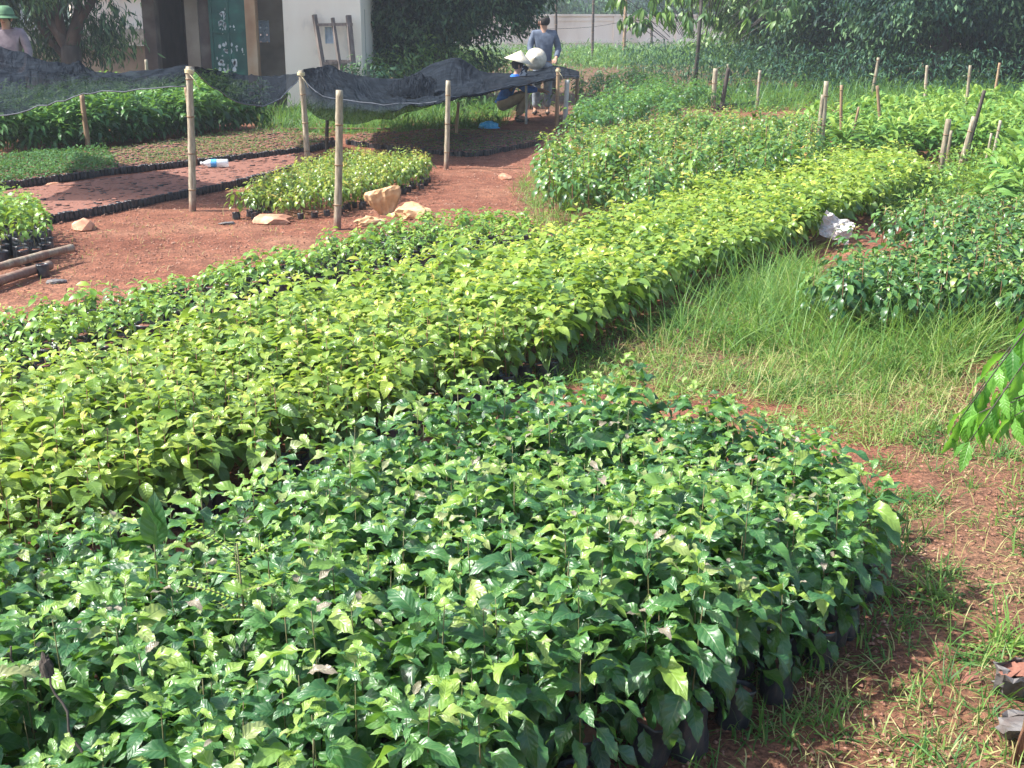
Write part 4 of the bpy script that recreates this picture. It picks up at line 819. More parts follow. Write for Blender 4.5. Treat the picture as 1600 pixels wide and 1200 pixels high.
grass('grass', pts_in(yel, 1700, lambda P: np.clip(.5 + .9 * vnoise(P[:, 0], P[:, 1], .2, 42), .05, 1)), 'yellowing grass just behind the dark foreground bed', (.04, .15), .004, (.55, 1), .8, per=6, spread=.02)
tallg = poly([(1180, 470), (1250, 440), (1330, 470), (1560, 505), (1590, 545), (1480, 575), (1380, 540), (1220, 510)])
grass('grass', pts_in(tallg, 90), 'tall wispy grass clumps beside the nearer dark right bed', (.2, .52), .0045, (.2, .95), .55, per=22, spread=.028, seg=5, curl=1.1)
grass('straw_litter', pts_in(poly([(950, 560), (1100, 480), (1250, 440), (1500, 500), (1560, 560), (1480, 680), (1200, 650)]), 1300), 'dry straw-coloured blades among the lush grass', (.06, .2), .0035, (.95, 1.25), 1.1, per=3, spread=.03)
grass('grass', pts_in(GR2, 2900, lambda P: np.clip(.3 + 1.0 * vnoise(P[:, 0], P[:, 1], .16, 13), .03, 1)), 'sparse creeping grass on the dirt path', (.02, .085), .0042, (.0, .95), 1.4, per=7, spread=.03)
grass('straw_litter', pts_in(GR2, 5200, lambda P: np.clip(.5 + .8 * vnoise(P[:, 0], P[:, 1], .3, 23), .1, 1)), 'dry straw and dead grass lying on the dirt path', (.02, .09), .0035, (.97, 1.3), 2.6, per=3, spread=.04)
grass('grass', pts_in(GR2, 420, lambda P: np.clip(.3 + 1.0 * vnoise(P[:, 0], P[:, 1], .3, 33), .1, 1)), 'small spreading grass tufts on the dirt path', (.04, .13), .0045, (.0, .6), 1.2, per=26, spread=.02)
edgeA = poly([(1380, 700), (1440, 780), (1330, 880), (1290, 960), (1180, 1060), (1000, 1200), (900, 1260), (860, 1260), (1000, 1100), (1200, 980), (1300, 850)])
grass('grass', pts_in(edgeA, 700), 'low grass under the outer edge of the foreground bed', (.03, .1), .0045, (.0, .5), 1.1, per=5, spread=.02)
grass('grass', pts_in(GR3, 420), 'grass at the end of the tall shiny bed', (.06, .25), .005, (.25, .9), .7, per=6)
gap = poly([(440, 760), (600, 690), (760, 625), (900, 575), (900, 600), (740, 660), (560, 730), (430, 790)])
grass('grass', pts_in(gap, 160), 'grass in the dark gap between foreground and pale beds', (.06, .2), .005, (.05, .6), .7, per=5)
back = [np.array(p) * (1, K) for p in ((-11, 14.6), (-3.5, 15.2), (-1.2, 13.6), (1.2, 15.5), (1.5, 20), (7, 19), (14, 18), (20, 24), (20, 43), (-11, 43))]
scatter_leaves('weeds', back, 26000, .02, .5, .14, (.0, .8), M['crown_light'], 'low green weeds over the plot behind the beds', tpl=leaf2n, el=(.5, .5), cat='weeds', dens=lambda P: np.clip(1.15 - (P[:, 1] - 20) / 65 + .5 * vnoise(P[:, 0], P[:, 1], 1.2, 2), .1, 1))
wb = poly([(405, 213), (520, 212), (700, 208), (790, 195), (800, 165), (560, 160), (400, 175)])
grass('grass', pts_in(wb, 1500), 'long grass behind the shade net', (.12, .42), .012, (.0, .5), .8, per=8, spread=.05)
wr_ = [np.array(p) * (1, K) for p in ((4.0, 16.5), (9, 17), (14, 16.5), (16, 22), (5, 22), (2.2, 18))]
grass('grass', pts_in(wr_, 2200), 'tall dark grass under the right background trees', (.2, .6), .018, (.0, .5), .7, per=7, spread=.08)
wl = poly([(905, 108), (1000, 100), (1180, 105), (1350, 130), (1350, 105), (1180, 88), (900, 80)])
grass('grass', pts_in(wl, 1500), 'green weeds before the boundary wall', (.2, .7), .03, (.1, .6), .7, per=7, spread=.2)
ug = [np.array(p) * (1, K) for p in ((2.6, 21), (5, 18.5), (14, 17.5), (24, 18), (26, 25), (3.0, 27))]
scatter_leaves('undergrowth', ug, 26000, .05, .95, .14, (.0, .75), M['crown'], 'dark undergrowth below the right background trees', tpl=leaf2n, el=(.0, .6), cat='undergrowth')
ug = [np.array(p) * (1, K) for p in ((.5, 30), (10, 28), (14, 46), (-1, 42), (-9, 40), (-9, 24), (-1.5, 24))]
scatter_leaves('undergrowth', ug, 16000, .05, .5, .22, (.1, .9), M['crown_light'], 'leafy weeds in front of the boundary wall', tpl=leaf2n, el=(.3, .6), cat='undergrowth')
# countable tall tufts
tl = ['tall grass tuft with long stalks before the shiny bed, left of another', 'second tall grass tuft before the shiny bed, nearer the pale bed', 'arching grass tuft at the right edge of the dirt path', 'dark small grass rosette on the path below the hanging branch', 'thin grass tuft growing out of the near edge of the pale bed', 'bright tall tuft at the end of the lush grass strip', 'grass tuft at the foot of the dark nearer right bed']
for i, (x, y, nb, h, wd, ln) in enumerate([(885, 330, 40, .62, .007, .35), (945, 318, 36, .62, .007, .4), (1570, 1010, 70, .22, .006, .8), (1455, 930, 34, .16, .007, .9), (195, 800, 16, .42, .008, .5), (1490, 585, 60, .32, .006, .6), (1370, 505, 40, .3, .006, .7)]):
    p = G(x, y); o = empty('grass_tuft', (p[0], p[1], 0), 0, tl[i], 'grass tuft'); grass('blades', rng.normal(0, .02, (nb, 2)), None, (h * .5, h), wd, (.3, .9), ln, parent=o, seg=6, curl=1.1)

# ---------------------------------------------------------------- odd plants in the foreground
def odd_plant(name, x, y, z, label, tpls, mat, h, n, ll, seed, cat='weed', **k):
    p = G(x, y, z); r_ = np.random.default_rng(seed); o = empty(name, (p[0], p[1], 0), 0, label, cat)
    V, U, Fc, T = join(seedling_arrays(tpls, h, n, ll, ll, h * .5, r_, **k)); mesh('foliage', V, Fc, mat, o, uv=U, tint=T); stem_mb(h, .004, 0, r_).build('stem', M['stem'], o, smooth=True)
odd_plant('large_leaf_weed', 245, 830, .46, 'weed with one big blue green upright leaf at the back of the foreground bed', [leaf_tpl(12, 4, .5, .5, .35, wave=.05, a=.7, droop0=.1)], M['leafA'], .48, 5, .115, 3, el0=1.3, el1=.3, tints=(.0, .2), top_small=1)
def fern(x, y, z, seed):
    p = G(x, y, z); r_ = np.random.default_rng(seed); o = empty('feathery_weed', (p[0], p[1], 0), 0, 'feathery weed with tiny paired leaflets rising from the foreground bed', 'weed')
    mb = MB(); mb.tube([(0, 0, 0), (.01, 0, .3), (.0, .01, .5)], [.004, .003, .002], 5); parts = []; tp = leaf_tpl(2, 2, .4, .2, .1, pet=0)
    for i in range(10):
        az = i * 2.4; z0 = .28 + i * .022; d = np.array([math.cos(az), math.sin(az), .5]); d /= np.linalg.norm(d); e = np.array([0, 0, z0]); mb.tube([tuple(e), tuple(e + d * .07), tuple(e + d * .12 + np.array([0, 0, -.01]))], .0012, 4)
        s = np.arange(11) / 10 * .11 + .015
        for sg in (-1, 1):
            k = len(s); parts.append(stamp(tp, frames(np.full(k, az + sg * 1.3), np.full(k, .15), np.zeros(k)), e + d * s[:, None], np.full(k, .016), np.full(k, .016), np.full(k, .75)))
    V, U, Fc, T = join(parts); mesh('foliage', V, Fc, M['leafC'], o, uv=U, tint=T); mb.build('stem', M['stem'], o, smooth=True)
fern(372, 905, .42, 4)
def twig(x, y, xt, yt, z0, z1, lab, leaf=False):
    a = G(x, y, z0); b = G(xt, yt, z1); o = empty('dry_twig', (a[0], a[1], 0), 0, lab, 'twig'); mb = MB(); d = b - a
    mb.tube([(d[0] * t + .006 * math.sin(t * 14), d[1] * t, z0 + (z1 - z0) * t) for t in np.linspace(0, 1, 12)], [.003 - .001 * t for t in np.linspace(0, 1, 12)], 6); mb.build('shaft', M['wood_dark'], o, smooth=True)
    if leaf:
        me = crumple('withered_leaf', (.012, .009, .03), M['wood_dark'], 8, amp=1.4); put('withered_leaf', me, o, loc=(d[0], d[1], z1 - .01))
twig(135, 1200, 72, 1040, .30, .47, 'bare dry twig with a withered leaf at the lower left', True); twig(62, 1110, 12, 1010, .32, .47, 'shorter bare dry twig left of the withered leaf')

# ---------------------------------------------------------------- branch reaching in from the right
TX = 2.0; TYY = 3.85
o = empty('young_neem_tree', (TX, TYY, 0), 0, 'bright green toothed-leaf branch hanging in from the right edge', 'tree'); mb = MB()
mb.tube([(0, 0, -.05), (.02, .0, .6), (0, .02, 1.2), (.03, 0, 1.8)], [.022, .02, .016, .01], 8)
end = Q(1500, 655, 3.7) - np.array([TX, TYY, 0]); tpn = leaf_tpl(10, 4, .34, .7, .25, wave=.06, serr=.16, a=.8, nser=1)
parts = []; r_ = np.random.default_rng(77)
def spray(p0, p1, n, ll):
    p0, p1 = np.array(p0), np.array(p1); mid = (p0 + p1) / 2 + np.array([0, 0, .05]); ts = np.linspace(0, 1, 8); C = np.array([(1 - t) ** 2 * p0 + 2 * t * (1 - t) * mid + t * t * p1 for t in ts]); mb.tube([tuple(c) for c in C], [.005 - .0035 * t for t in ts], 6)
    k = n * 2; t = np.repeat(np.linspace(.3, 1, n), 2); B = np.stack([np.interp(t, ts, C[:, q]) for q in range(3)], 1); d = p1 - p0; a0 = math.atan2(d[1], d[0]); az = a0 + np.tile([1, -1], n) * r_.uniform(.5, 1.2, k); el = r_.normal(-1.0, .25, k)
    L = ll * r_.uniform(.75, 1.2, k); parts.append(stamp(tpn, frames(az, el, r_.normal(0, .5, k)), B, L, L, np.clip(r_.normal(.45, .2, k), 0, 1)))
spray((0, 0, 1.18), end, 12, .115)
spray((0, 0, 1.22), Q(1508, 640, 3.8) - np.array([TX, TYY, 0]), 11, .11)
spray((0, 0, 1.12), Q(1515, 690, 3.6) - np.array([TX, TYY, 0]), 9, .11)
for (x, y, Yd, n) in ((1530, 645, 3.65, 8), (1560, 610, 3.9, 8), (1585, 650, 3.6, 8), (1570, 575, 4.0, 8), (1620, 620, 3.7, 8), (1512, 650, 3.75, 8), (1600, 590, 3.8, 8)):
    e = Q(x, y, Yd) - np.array([TX, TYY, 0]); spray((0, .0, e[2] + .07), e, n + 2, .11)
for i in range(10):
    a = r_.uniform(0, 6.28); spray((0, 0, 1.2 + i * .06), (.4 * abs(math.cos(a)) + .02, .35 * math.sin(a), 1.3 + i * .07), 7, .11)
V, U, Fc, T = join(parts); mesh('crown', V, Fc, leafmat('neem_leaf', [(0, (.05, .18, .03)), (1, (.17, .40, .05))], .4, .5, .45, (.30, .60, .04), veins=.4), o, uv=U, tint=T); mb.build('trunk', M['bark'], o, smooth=True)
# woody stems bottom right
p = G(1590, 1190, 0); o = empty('woody_stems', (p[0], p[1], 0), 0, 'clump of bare yellow-brown stems in the bottom right corner', 'plant'); mb = MB()
for (dx, dy, h, lx_) in ((0, 0, .3, .02), (.012, .01, .34, .05), (-.015, .0, .22, .06), (.02, .02, .28, .0)): mb.tube([(dx, dy, -.02), (dx + lx_ * .4, dy, h * .5), (dx + lx_, dy + .02, h)], [.005, .004, .003], 6)
mb.build('stems', M['bamboo_brown'], o, smooth=True)

# ---------------------------------------------------------------- things lying on the ground
def rock(x, y, s, label, seed, mat='rock', name='rock', flat=.65):
    p = G(x, y); me = crumple('rock', (s, s * .75, s * flat), M[mat], seed, amp=1.0, sub=1); o = put(name, me, loc=(p[0], p[1], s * flat * .12), rz=seed); return tag(o, label, name)
rock(84, 297, .10, 'reddish stone lying on the soil bag bed at the left', 1)
rock(132, 357, .13, 'flat orange stone on the red path in front of the bag row', 2, flat=.45)
rock(426, 347, .16, 'broad flat brick-coloured stone beside the bright seedling patch', 3, flat=.35)
rock(789, 279, .07, 'small pale stone on the red ground near the tall shiny bed', 6, flat=.6)
rock(1520, 1065, .035, 'small reddish stone in the grass at the lower right', 7, mat='soil', flat=.5)
def brick(x, y, rz, label):
    p = G(x, y); mb = MB(); mb.box((-.11, -.055, 0), (.11, .055, .065)); o = mb.build('brick', M['rock'], loc=(p[0], p[1], 0), rz=rz); bv = o.modifiers.new('b', 'BEVEL'); bv.width = .008; bv.segments = 2; tag(o, label, 'brick')
brick(706, 202, .5, 'broken brick beside the thin pole under the net')
# crumpled paper sack
def sack(x, y, size, label, seed, amp=.7, rz=.3, up=.35, name='paper_sack', mat='paper'):
    p = G(x, y); o = put(name, crumple(name, size, M[mat], seed, amp=amp), loc=(p[0], p[1], size[2] * .3), rz=rz); return tag(o, label, 'sack' if mat == 'paper' else 'litter')
def paper_bag(x, y, label, r0, r1, h, seed, tilt=(0, 0, 0), z=0):
    r_ = np.random.default_rng(seed); o_ = r_.uniform(0, 6.28, 5); p = G(x, y); mb = MB()
    wob = lambda a, zz: .16 * math.sin(2 * a + o_[0]) + .10 * abs(math.sin(3.5 * a + o_[1] + zz * 9)) + .07 * math.sin(7 * a + o_[2] - zz * 14) + .05 * math.sin(13 * a + zz * 40 + o_[3])
    prof = [(.01, .004), (r0, 0), (r0 * 1.15, h * .12), (r0 + (r1 - r0) * .55, h * .42), (r1 * .93, h * .7), (r1, h * .9), (r1 * .9, h), (r1 * .6, h * 1.03), (r1 * .35, h * .93), (.01, h * .9)]
    mb.lathe(prof, 26, wob); V = np.array(mb.v); V += r_.normal(0, .0035, V.shape); V[:, 1] *= .7; mb.v = [tuple(v) for v in V]
    o = mb.build('paper_sack', M['paper'], loc=(p[0], p[1], z)); o.rotation_euler = tilt; tag(o, label, 'sack')
paper_bag(606, 334, 'upright crumpled brown paper sack behind the pale bed', .055, .13, .21, 12, (R(-6), R(-12), R(10)))
sack(645, 340, (.15, .1, .085), 'flattened brown paper sack right of the upright one', 13, amp=1.1, rz=-.3)
sack(578, 352, (.11, .06, .05), 'low brown paper scrap in front of the upright sack', 14, amp=1.1)
sack(88, 442, (.06, .03, .02), 'scrap of grey plastic film near the lying bamboo poles', 15, mat='grey_plastic', name='plastic_scrap')
sack(355, 350, (.06, .03, .015), 'small grey plastic scrap on the red path', 16, mat='grey_plastic', name='plastic_scrap')
def sheet(x, y, w_, h_, label, seed, mat, name, tilt=(0, 0, 0), z=.02, amp=.03, cat='litter'):
    n_ = 18; u, v = np.meshgrid(np.linspace(-.5, .5, n_), np.linspace(-.5, .5, n_)); p = G(x, y)
    zz = amp * (vnoise(u * 5, v * 5, 1, seed) + .7 * np.abs(vnoise(u * 11, v * 9, 1, seed + 1)) + .3 * vnoise(u * 22, v * 20, 1, seed + 2)); ed = 1 + .10 * vnoise(np.arctan2(v, u) * 3, u * 0, 1, seed + 3)
    Vt = np.stack([u * w_ * ed, v * h_ * ed, zz], 2).reshape(-1, 3); Vb = Vt - [0, 0, .0025]; I = np.arange(n_ * n_).reshape(n_, n_)
    q = np.stack([I[:-1, :-1], I[:-1, 1:], I[1:, 1:], I[1:, :-1]], 2).reshape(-1, 4); per = np.concatenate([I[0], I[1:, -1], I[-1, :-1][::-1], I[1:-1, 0][::-1]]); nx_ = np.roll(per, -1); N_ = n_ * n_
    Fq = np.concatenate([q, q[:, ::-1] + N_, np.stack([per + N_, nx_ + N_, nx_, per], 1)])
    o = mesh(name, np.concatenate([Vt, Vb]), Fq, mat, smooth=False, loc=(p[0], p[1], z)); o.rotation_euler = tilt; return tag(o, label, cat)
SACKM = simple('woven_sack', [(0, (.30, .28, .27)), (.5, (.52, .50, .49)), (1, (.62, .48, .42))], .7, 9, bump=.4)
sheet(1304, 385, .24, .19, 'crumpled whitish sack sheet between the pale bed and the nearer dark bed', 4, SACKM, 'white_sack', (R(58), R(22), R(-10)), .13, .035, 'sack')
ff = lambda x, y, dy=0.0: (lambda q: (q[0], q[1], q[2]))(Q(x, y, BY - .45 + dy))
fr = empty('wooden_frame', (ff(515, 60)[0], BY - .45, 0), 0, 'weathered wooden frame leaning on the white outbuilding wall', 'frame'); c_ = Vector((ff(515, 60)[0], BY - .45, 0))
def fbar(name, a, b, w1, w2, mt='wood_grey'):
    a, b = Vector(ff(*a)) - c_, Vector(ff(*b)) - c_; a.y += .30 * a.z / 1.6; b.y += .30 * b.z / 1.6; m_ = MB(); m_.bar(a, b, w1, w2); m_.build(name, M[mt], fr)
M['wood_grey'] = simple('grey_wood', [(0, (.07, .055, .05)), (1, (.22, .18, .16))], .9, 9, bump=.4, stretch=(3, 3, .4))
fbar('rail', (512, 150), (487, 23), .07, .06); fbar('rail', (532, 118), (516, 28), .05, .05); fbar('rail', (556, 150), (541, 24), .09, .06)
fbar('crossbar', (492, 39), (548, 38), .06, .05); fbar('crossbar', (503, 100), (551, 96), .05, .05)
m_ = MB(); a_, b_ = Vector(ff(507, 112)) - c_, Vector(ff(540, 94)) - c_; m_.box((a_.x, .16, a_.z), (b_.x, .19, b_.z)); m_.build('panel', M['wood_grey'], fr)
cb = poly([(-80, 480), (-80, 330), (380, 300), (560, 270), (640, 300), (830, 260), (830, 205), (700, 262), (830, 330), (560, 350), (200, 440)])
def clods(name, P, smin, smax, mat, label):
    oct_ = np.array([(1, 0, 0), (0, 1, 0), (-1, 0, 0), (0, -1, 0), (0, 0, 1), (0, 0, -.6)], float); f8 = np.array([(0, 1, 4), (1, 2, 4), (2, 3, 4), (3, 0, 4), (1, 0, 5), (2, 1, 5), (3, 2, 5), (0, 3, 5)]); k = len(P)
    V = oct_[None] * rng.uniform(smin, smax, (k, 1, 1)) * rng.uniform(.5, 1.2, (k, 6, 1)) * [1, 1, .7] + np.c_[P, np.full(k, .002)][:, None, :]
    tag(mesh(name, V.reshape(-1, 3), (f8[None] + (np.arange(k) * 6)[:, None, None]).reshape(-1, 3), mat, smooth=False), label, 'clods', kind='stuff')
CL = simple('clod', [(0, (.10, .045, .03)), (.5, (.25, .12, .08)), (1, (.42, .27, .19))], .95, 6, bump=0)
clods('gravel', pts_in([G(-80, 480), G(-80, 330), G(380, 295), G(560, 262), G(840, 225), G(900, 330), G(700, 345), G(420, 390), G(150, 450)], 5200), .003, .014, CL, 'small clods and grit on the red path')
clods('gravel', pts_in(GR2, 3600), .002, .009, CL, 'small clods and grit on the dirt path at the right')
grass('straw_litter', pts_in([G(-80, 480), G(100, 350), G(380, 315), G(560, 340), G(420, 390), G(150, 450)], 420), 'dry straw scattered on the red path', (.02, .08), .0035, (.9, 1.3), 2.6, per=2, spread=.05)
gr4 = poly([(1330, 330), (1440, 292), (1470, 268), (1620, 240), (1700, 262), (1700, 300), (1480, 320), (1380, 345)])
grass('grass', pts_in(gr4, 900), 'grass between the leaning poles and the farther dark bed', (.08, .3), .008, (.0, .6), .7, per=8, spread=.05)
scatter_leaves('weeds', gr4, 3500, .02, .28, .07, (.0, .8), M['leafC'], 'low weeds around the feet of the leaning poles', el=(.4, .5), cat='weeds')
wm = MB(); wpts = [Q(x, y, 34) for x, y in ((790, 46), (869, 45), (925, 42), (977, 34), (1060, 26))]; wm.tube([tuple(q) for q in cr(wpts, 8)], .006, 4); tag(wm.build('wire', M['wood_dark']), 'slack dark wire strung between the tall thin poles', 'wire')
sack(763, 200, (.15, .1, .07), 'crumpled bright blue plastic bag on the dirt under the net', 18, mat='blue_plastic', name='blue_bag', amp=.9)
for x, y, tl_, l_ in ((1590, 1085, (R(20), R(-12), 0), 'dusty grey slumped plastic bag of soil at the lower right edge'), (1572, 1150, (R(70), R(25), R(30)), 'dusty grey plastic bag lying by the woody stems')):
    p = G(x, y); me = bag_mesh('soil_bag_old', .04, .1, int(x), n=18); me.materials[0] = M['grey_plastic']
    for v in me.vertices: v.co += Vector(rng.normal(0, .006, 3)); v.co.x *= 1.25; v.co.y *= .75
    me.polygons.foreach_set('use_smooth', np.zeros(len(me.polygons), bool)); o = put('plastic_bag', me, loc=(p[0], p[1], .0 if y < 1100 else .03), rot=tl_); tag(o, l_, 'plastic bag')
# tipped nursery bag
p = G(1262, 985); o = put('tipped_nursery_bag', bag_mesh('tipped', .04, .12, 177), loc=(p[0] - .05, p[1] + .03, .035), rot=(R(0), R(82), R(-35))); tag(o, 'black nursery bag tipped over beside the foreground bed', 'plant bag')
for x, y, l_ in ((1098, 1080, 'black nursery bag standing free at the near corner of the foreground bed'), (1130, 1070, 'black nursery bag right of the one at the near corner'), (1070, 1092, 'black nursery bag left of the one at the near corner')):
    p = G(x, y); o = put('nursery_bag', bigbags[0], loc=(p[0], p[1], 0), rz=x); tag(o, l_, 'plant bag')
# plastic bottle
p = G(338, 266, .04); o = empty('plastic_bottle', (p[0], p[1], .05), 0, 'clear plastic bottle with a blue label lying on the soil bag bed', 'bottle'); o.location.z = .115
o.rotation_euler = (0, R(-90), R(8))
def bottlemat():
    m, n, l, out = newmat('clear_plastic'); b = n.new('ShaderNodeBsdfPrincipled'); b.inputs['Base Color'].default_value = (.75, .8, .82, 1); b.inputs['Roughness'].default_value = .25
    tr = n.new('ShaderNodeBsdfTransparent'); mx = n.new('ShaderNodeMixShader'); mx.inputs[0].default_value = .62; l.new(tr.outputs[0], mx.inputs[1]); l.new(b.outputs[0], mx.inputs[2]); l.new(mx.outputs[0], out.inputs[0]); return m
mb = MB(); mb.lathe([(.001, -.13), (.036, -.13), (.041, -.12), (.041, .0), (.038, .02), (.041, .04), (.038, .08), (.022, .115), (.014, .13), (.014, .145)], 16); mb.build('bottle_body', bottlemat(), o, smooth=True)
mb = MB(); mb.lathe([(.0425, -.01), (.0425, .05)], 16); mb.build('label_band', M['label_blue'], o, smooth=True)
mb = MB(); mb.lathe([(.016, .14), (.016, .16), (.001, .161)], 12); mb.build('cap', M['white_plastic'], o, smooth=True)
# lying bamboo poles
def lying(x0, y0, x1, y1, r0, z, label, mat=PB):
    a, b = G(x0, y0), G(x1, y1); o = empty('lying_bamboo', (b[0], b[1], 0), 0, label, 'pole'); d = a - b; mb = MB(); n = 24
    mb.tube([(d[0] * t, d[1] * t, z + .01 * math.sin(t * 3)) for t in np.linspace(0, 1, n)], [r0 * (1.12 if i % 6 == 0 else 1) for i in range(n)], 10); mb.build('shaft', mat, o, smooth=True)
lying(-80, 466, 114, 408, .026, .09, 'upper bamboo pole of the two lying at the left edge, longer one'); lying(-80, 480, 78, 424, .03, .04, 'lower thicker bamboo pole of the two lying at the left edge')
lying(400, 208, 610, 207, .012, .05, 'thin bamboo rail lying behind the mats, left piece', BR); lying(660, 208, 845, 216, .012, .05, 'thin bamboo rail lying behind the dark mat, right piece', BR)
p = G(68, 432); o = put('nursery_bag', smallbags[0], loc=(p[0], p[1], -.01)); tag(o, 'small black bag propping the end of the lying bamboo poles', 'plant bag')
# low black edging strips of the far red beds
for (x0, y0, x1, y1, lab) in ((1120, 172, 1345, 150, 'near black edging strip of the far red beds'), (1140, 148, 1210, 138, 'far black edging strip of the red beds')):
    a, b = G(x0, y0), G(x1, y1); d = b - a; mb = MB(); n = 40
    for i in range(n): 
        p = d * i / n; q = d * (i + 1.02) / n; mb.bar((p[0], p[1] + .02 * math.sin(i * 1.3), .04), (q[0], q[1] + .02 * math.sin((i + 1) * 1.3), .04 + .01 * math.sin(i)), .03, .1)
    tag(mb.build('edging_strip', M['bag'], loc=(a[0], a[1], 0)), lab, 'edging strip')

# ---------------------------------------------------------------- people
def cloth(name, stops, **k): return simple(name, stops, .85, 14, bump=.3, dist=.01, **k)
SKIN = simple('skin', [(0, (.28, .15, .10)), (1, (.42, .25, .17))], .6, 6, bump=0)
def skin_mesh(name, V, E, Rd, mat, parent, root=0, sub=2):
    me = bpy.data.meshes.new(name); me.from_pydata(V, E, []); me.materials.append(mat); o = bpy.data.objects.new(name, me); COL.objects.link(o)
    if parent: o.parent = parent
    s = o.modifiers.new('skin', 'SKIN'); s.use_smooth_shade = True
    sv = me.skin_vertices[0].data if me.skin_vertices else None
    if sv is None:
        bm = bmesh.new(); bm.from_mesh(me); bm.verts.layers.skin.verify(); bm.to_mesh(me); bm.free(); sv = me.skin_vertices[0].data
    for i, r_ in enumerate(Rd): sv[i].radius = r_ if isinstance(r_, tuple) else (r_, r_); sv[i].use_root = (i == root)
    m_ = o.modifiers.new('sub', 'SUBSURF'); m_.levels = sub; m_.render_levels = sub
    return o
def chain(J, names, close=None): return [J[n] for n in names], [(i, i + 1) for i in range(len(names) - 1)]
def person(label, base, rz, J, rad, shirt, trousers, sleeve=1.0, shoes=None):
    """J: joints pelvis,waist,chest,neck,head,top, shoulders, elbows, wrists, hips, knees, ankles, toes (l/r)"""
    root = empty('person', base, rz, label, 'person')
    ks = ['pelvis', 'waist', 'chest', 'neck', 'head', 'top']; sides = [('shoulder', 'elbow', 'wrist', 'palm'), ('hip', 'knee', 'ankle', 'toe')]
    V = [J[k] for k in ks]; E = [(i, i + 1) for i in range(5)]; Rr = [.1, .085, .085, rad['neck'], rad['head'], rad['top']]
    for s in 'lr':
        for ch, st in ((sides[0], 2), (sides[1], 0)):
            prev = st
            for k in ch: V.append(J[k + s]); Rr.append(rad[k]); E.append((prev, len(V) - 1)); prev = len(V) - 1
            if ch[0] == 'shoulder':      # five short fingers
                w_ = Vector(J['wrist' + s]); p_ = Vector(J['palm' + s]); d = (p_ - w_).normalized(); sdv = d.cross(Vector((0, 0, 1))); sdv = sdv.normalized() if sdv.length > .1 else Vector((1, 0, 0))
                for f_, (o_, ln) in enumerate(((-.03, .055), (-.012, .075), (.01, .08), (.028, .068))):
                    a = p_ + sdv * o_ + d * .015; b = a + d * ln * .55 + Vector((0, 0, -.008)); c = b + d * ln * .35 + Vector((0, 0, -.018))
                    for q, rr_ in ((a, .009), (b, .008), (c, .006)): V.append(tuple(q)); Rr.append(rr_); E.append((prev if q is a else len(V) - 2, len(V) - 1))
                a = w_ + d * .03 + sdv * .035; b = a + d * .045 + sdv * .015; V.append(tuple(a)); Rr.append(.010); E.append((prev, len(V) - 1)); V.append(tuple(b)); Rr.append(.008); E.append((len(V) - 2, len(V) - 1))
    body = skin_mesh('body', V, E, Rr, SKIN, root)
    # shirt over torso and arms
    V = [J['pelvis'], J['waist'], J['chest'], tuple(Vector(J['chest']).lerp(Vector(J['neck']), .75))]; E = [(0, 1), (1, 2), (2, 3)]; g_ = .018
    Rr = [tuple(x + g_ for x in rad[k]) if isinstance(rad[k], tuple) else rad[k] + g_ for k in ('pelvis', 'waist', 'chest')] + [.07]
    for s in 'lr':
        pr = 2
        ends = [('shoulder' + s, rad['shoulder'] + g_), ('elbow' + s, rad['elbow'] + .02)]
        for k, q in ends: V.append(J[k]); Rr.append(q); E.append((pr, len(V) - 1)); pr = len(V) - 1
        e = Vector(J['elbow' + s]).lerp(Vector(J['wrist' + s]), .85 * sleeve); V.append(tuple(e)); Rr.append(rad['wrist'] + .02); E.append((pr, len(V) - 1))
    skin_mesh('shirt', V, E, Rr, shirt, root, 1)
    V = [tuple(Vector(J['pelvis']).lerp(Vector(J['waist']), .3)), J['pelvis']]; E = [(0, 1)]; pr_ = rad['pelvis']; pr_ = pr_ if isinstance(pr_, tuple) else (pr_, pr_); Rr = [tuple(x + .01 for x in pr_), tuple(x + .014 for x in pr_)]
    for s in 'lr':
        pr = 1
        for k, q in (('hip', rad['hip'] + .02), ('knee', rad['knee'] + .022)): V.append(J[k + s]); Rr.append(q); E.append((pr, len(V) - 1)); pr = len(V) - 1
        e = Vector(J['knee' + s]).lerp(Vector(J['ankle' + s]), .92); V.append(tuple(e)); Rr.append(rad['ankle'] + .025); E.append((pr, len(V) - 1))
    skin_mesh('trousers', V, E, Rr, trousers, root, 1)
    if shoes:
        for s in 'lr':
            a, t = Vector(J['ankle' + s]), Vector(J['toe' + s]); a = Vector((a.x, a.y, t.z)) - (t - Vector((a.x, a.y, t.z))) * .3
            skin_mesh('shoe', [tuple(a), tuple(a.lerp(t, .5)), tuple(t + (t - a) * .1)], [(0, 1), (1, 2)], [(.045, .04), (.048, .035), (.04, .028)], shoes, root, 0, 1)
    return root
RAD = dict(pelvis=(.15, .11), waist=(.125, .095), chest=(.155, .105), neck=.052, head=(.072, .088), top=(.068, .08), shoulder=.055, elbow=.038, wrist=.026, palm=(.036, .02), hip=.082, knee=.055, ankle=.035, toe=(.038, .025))
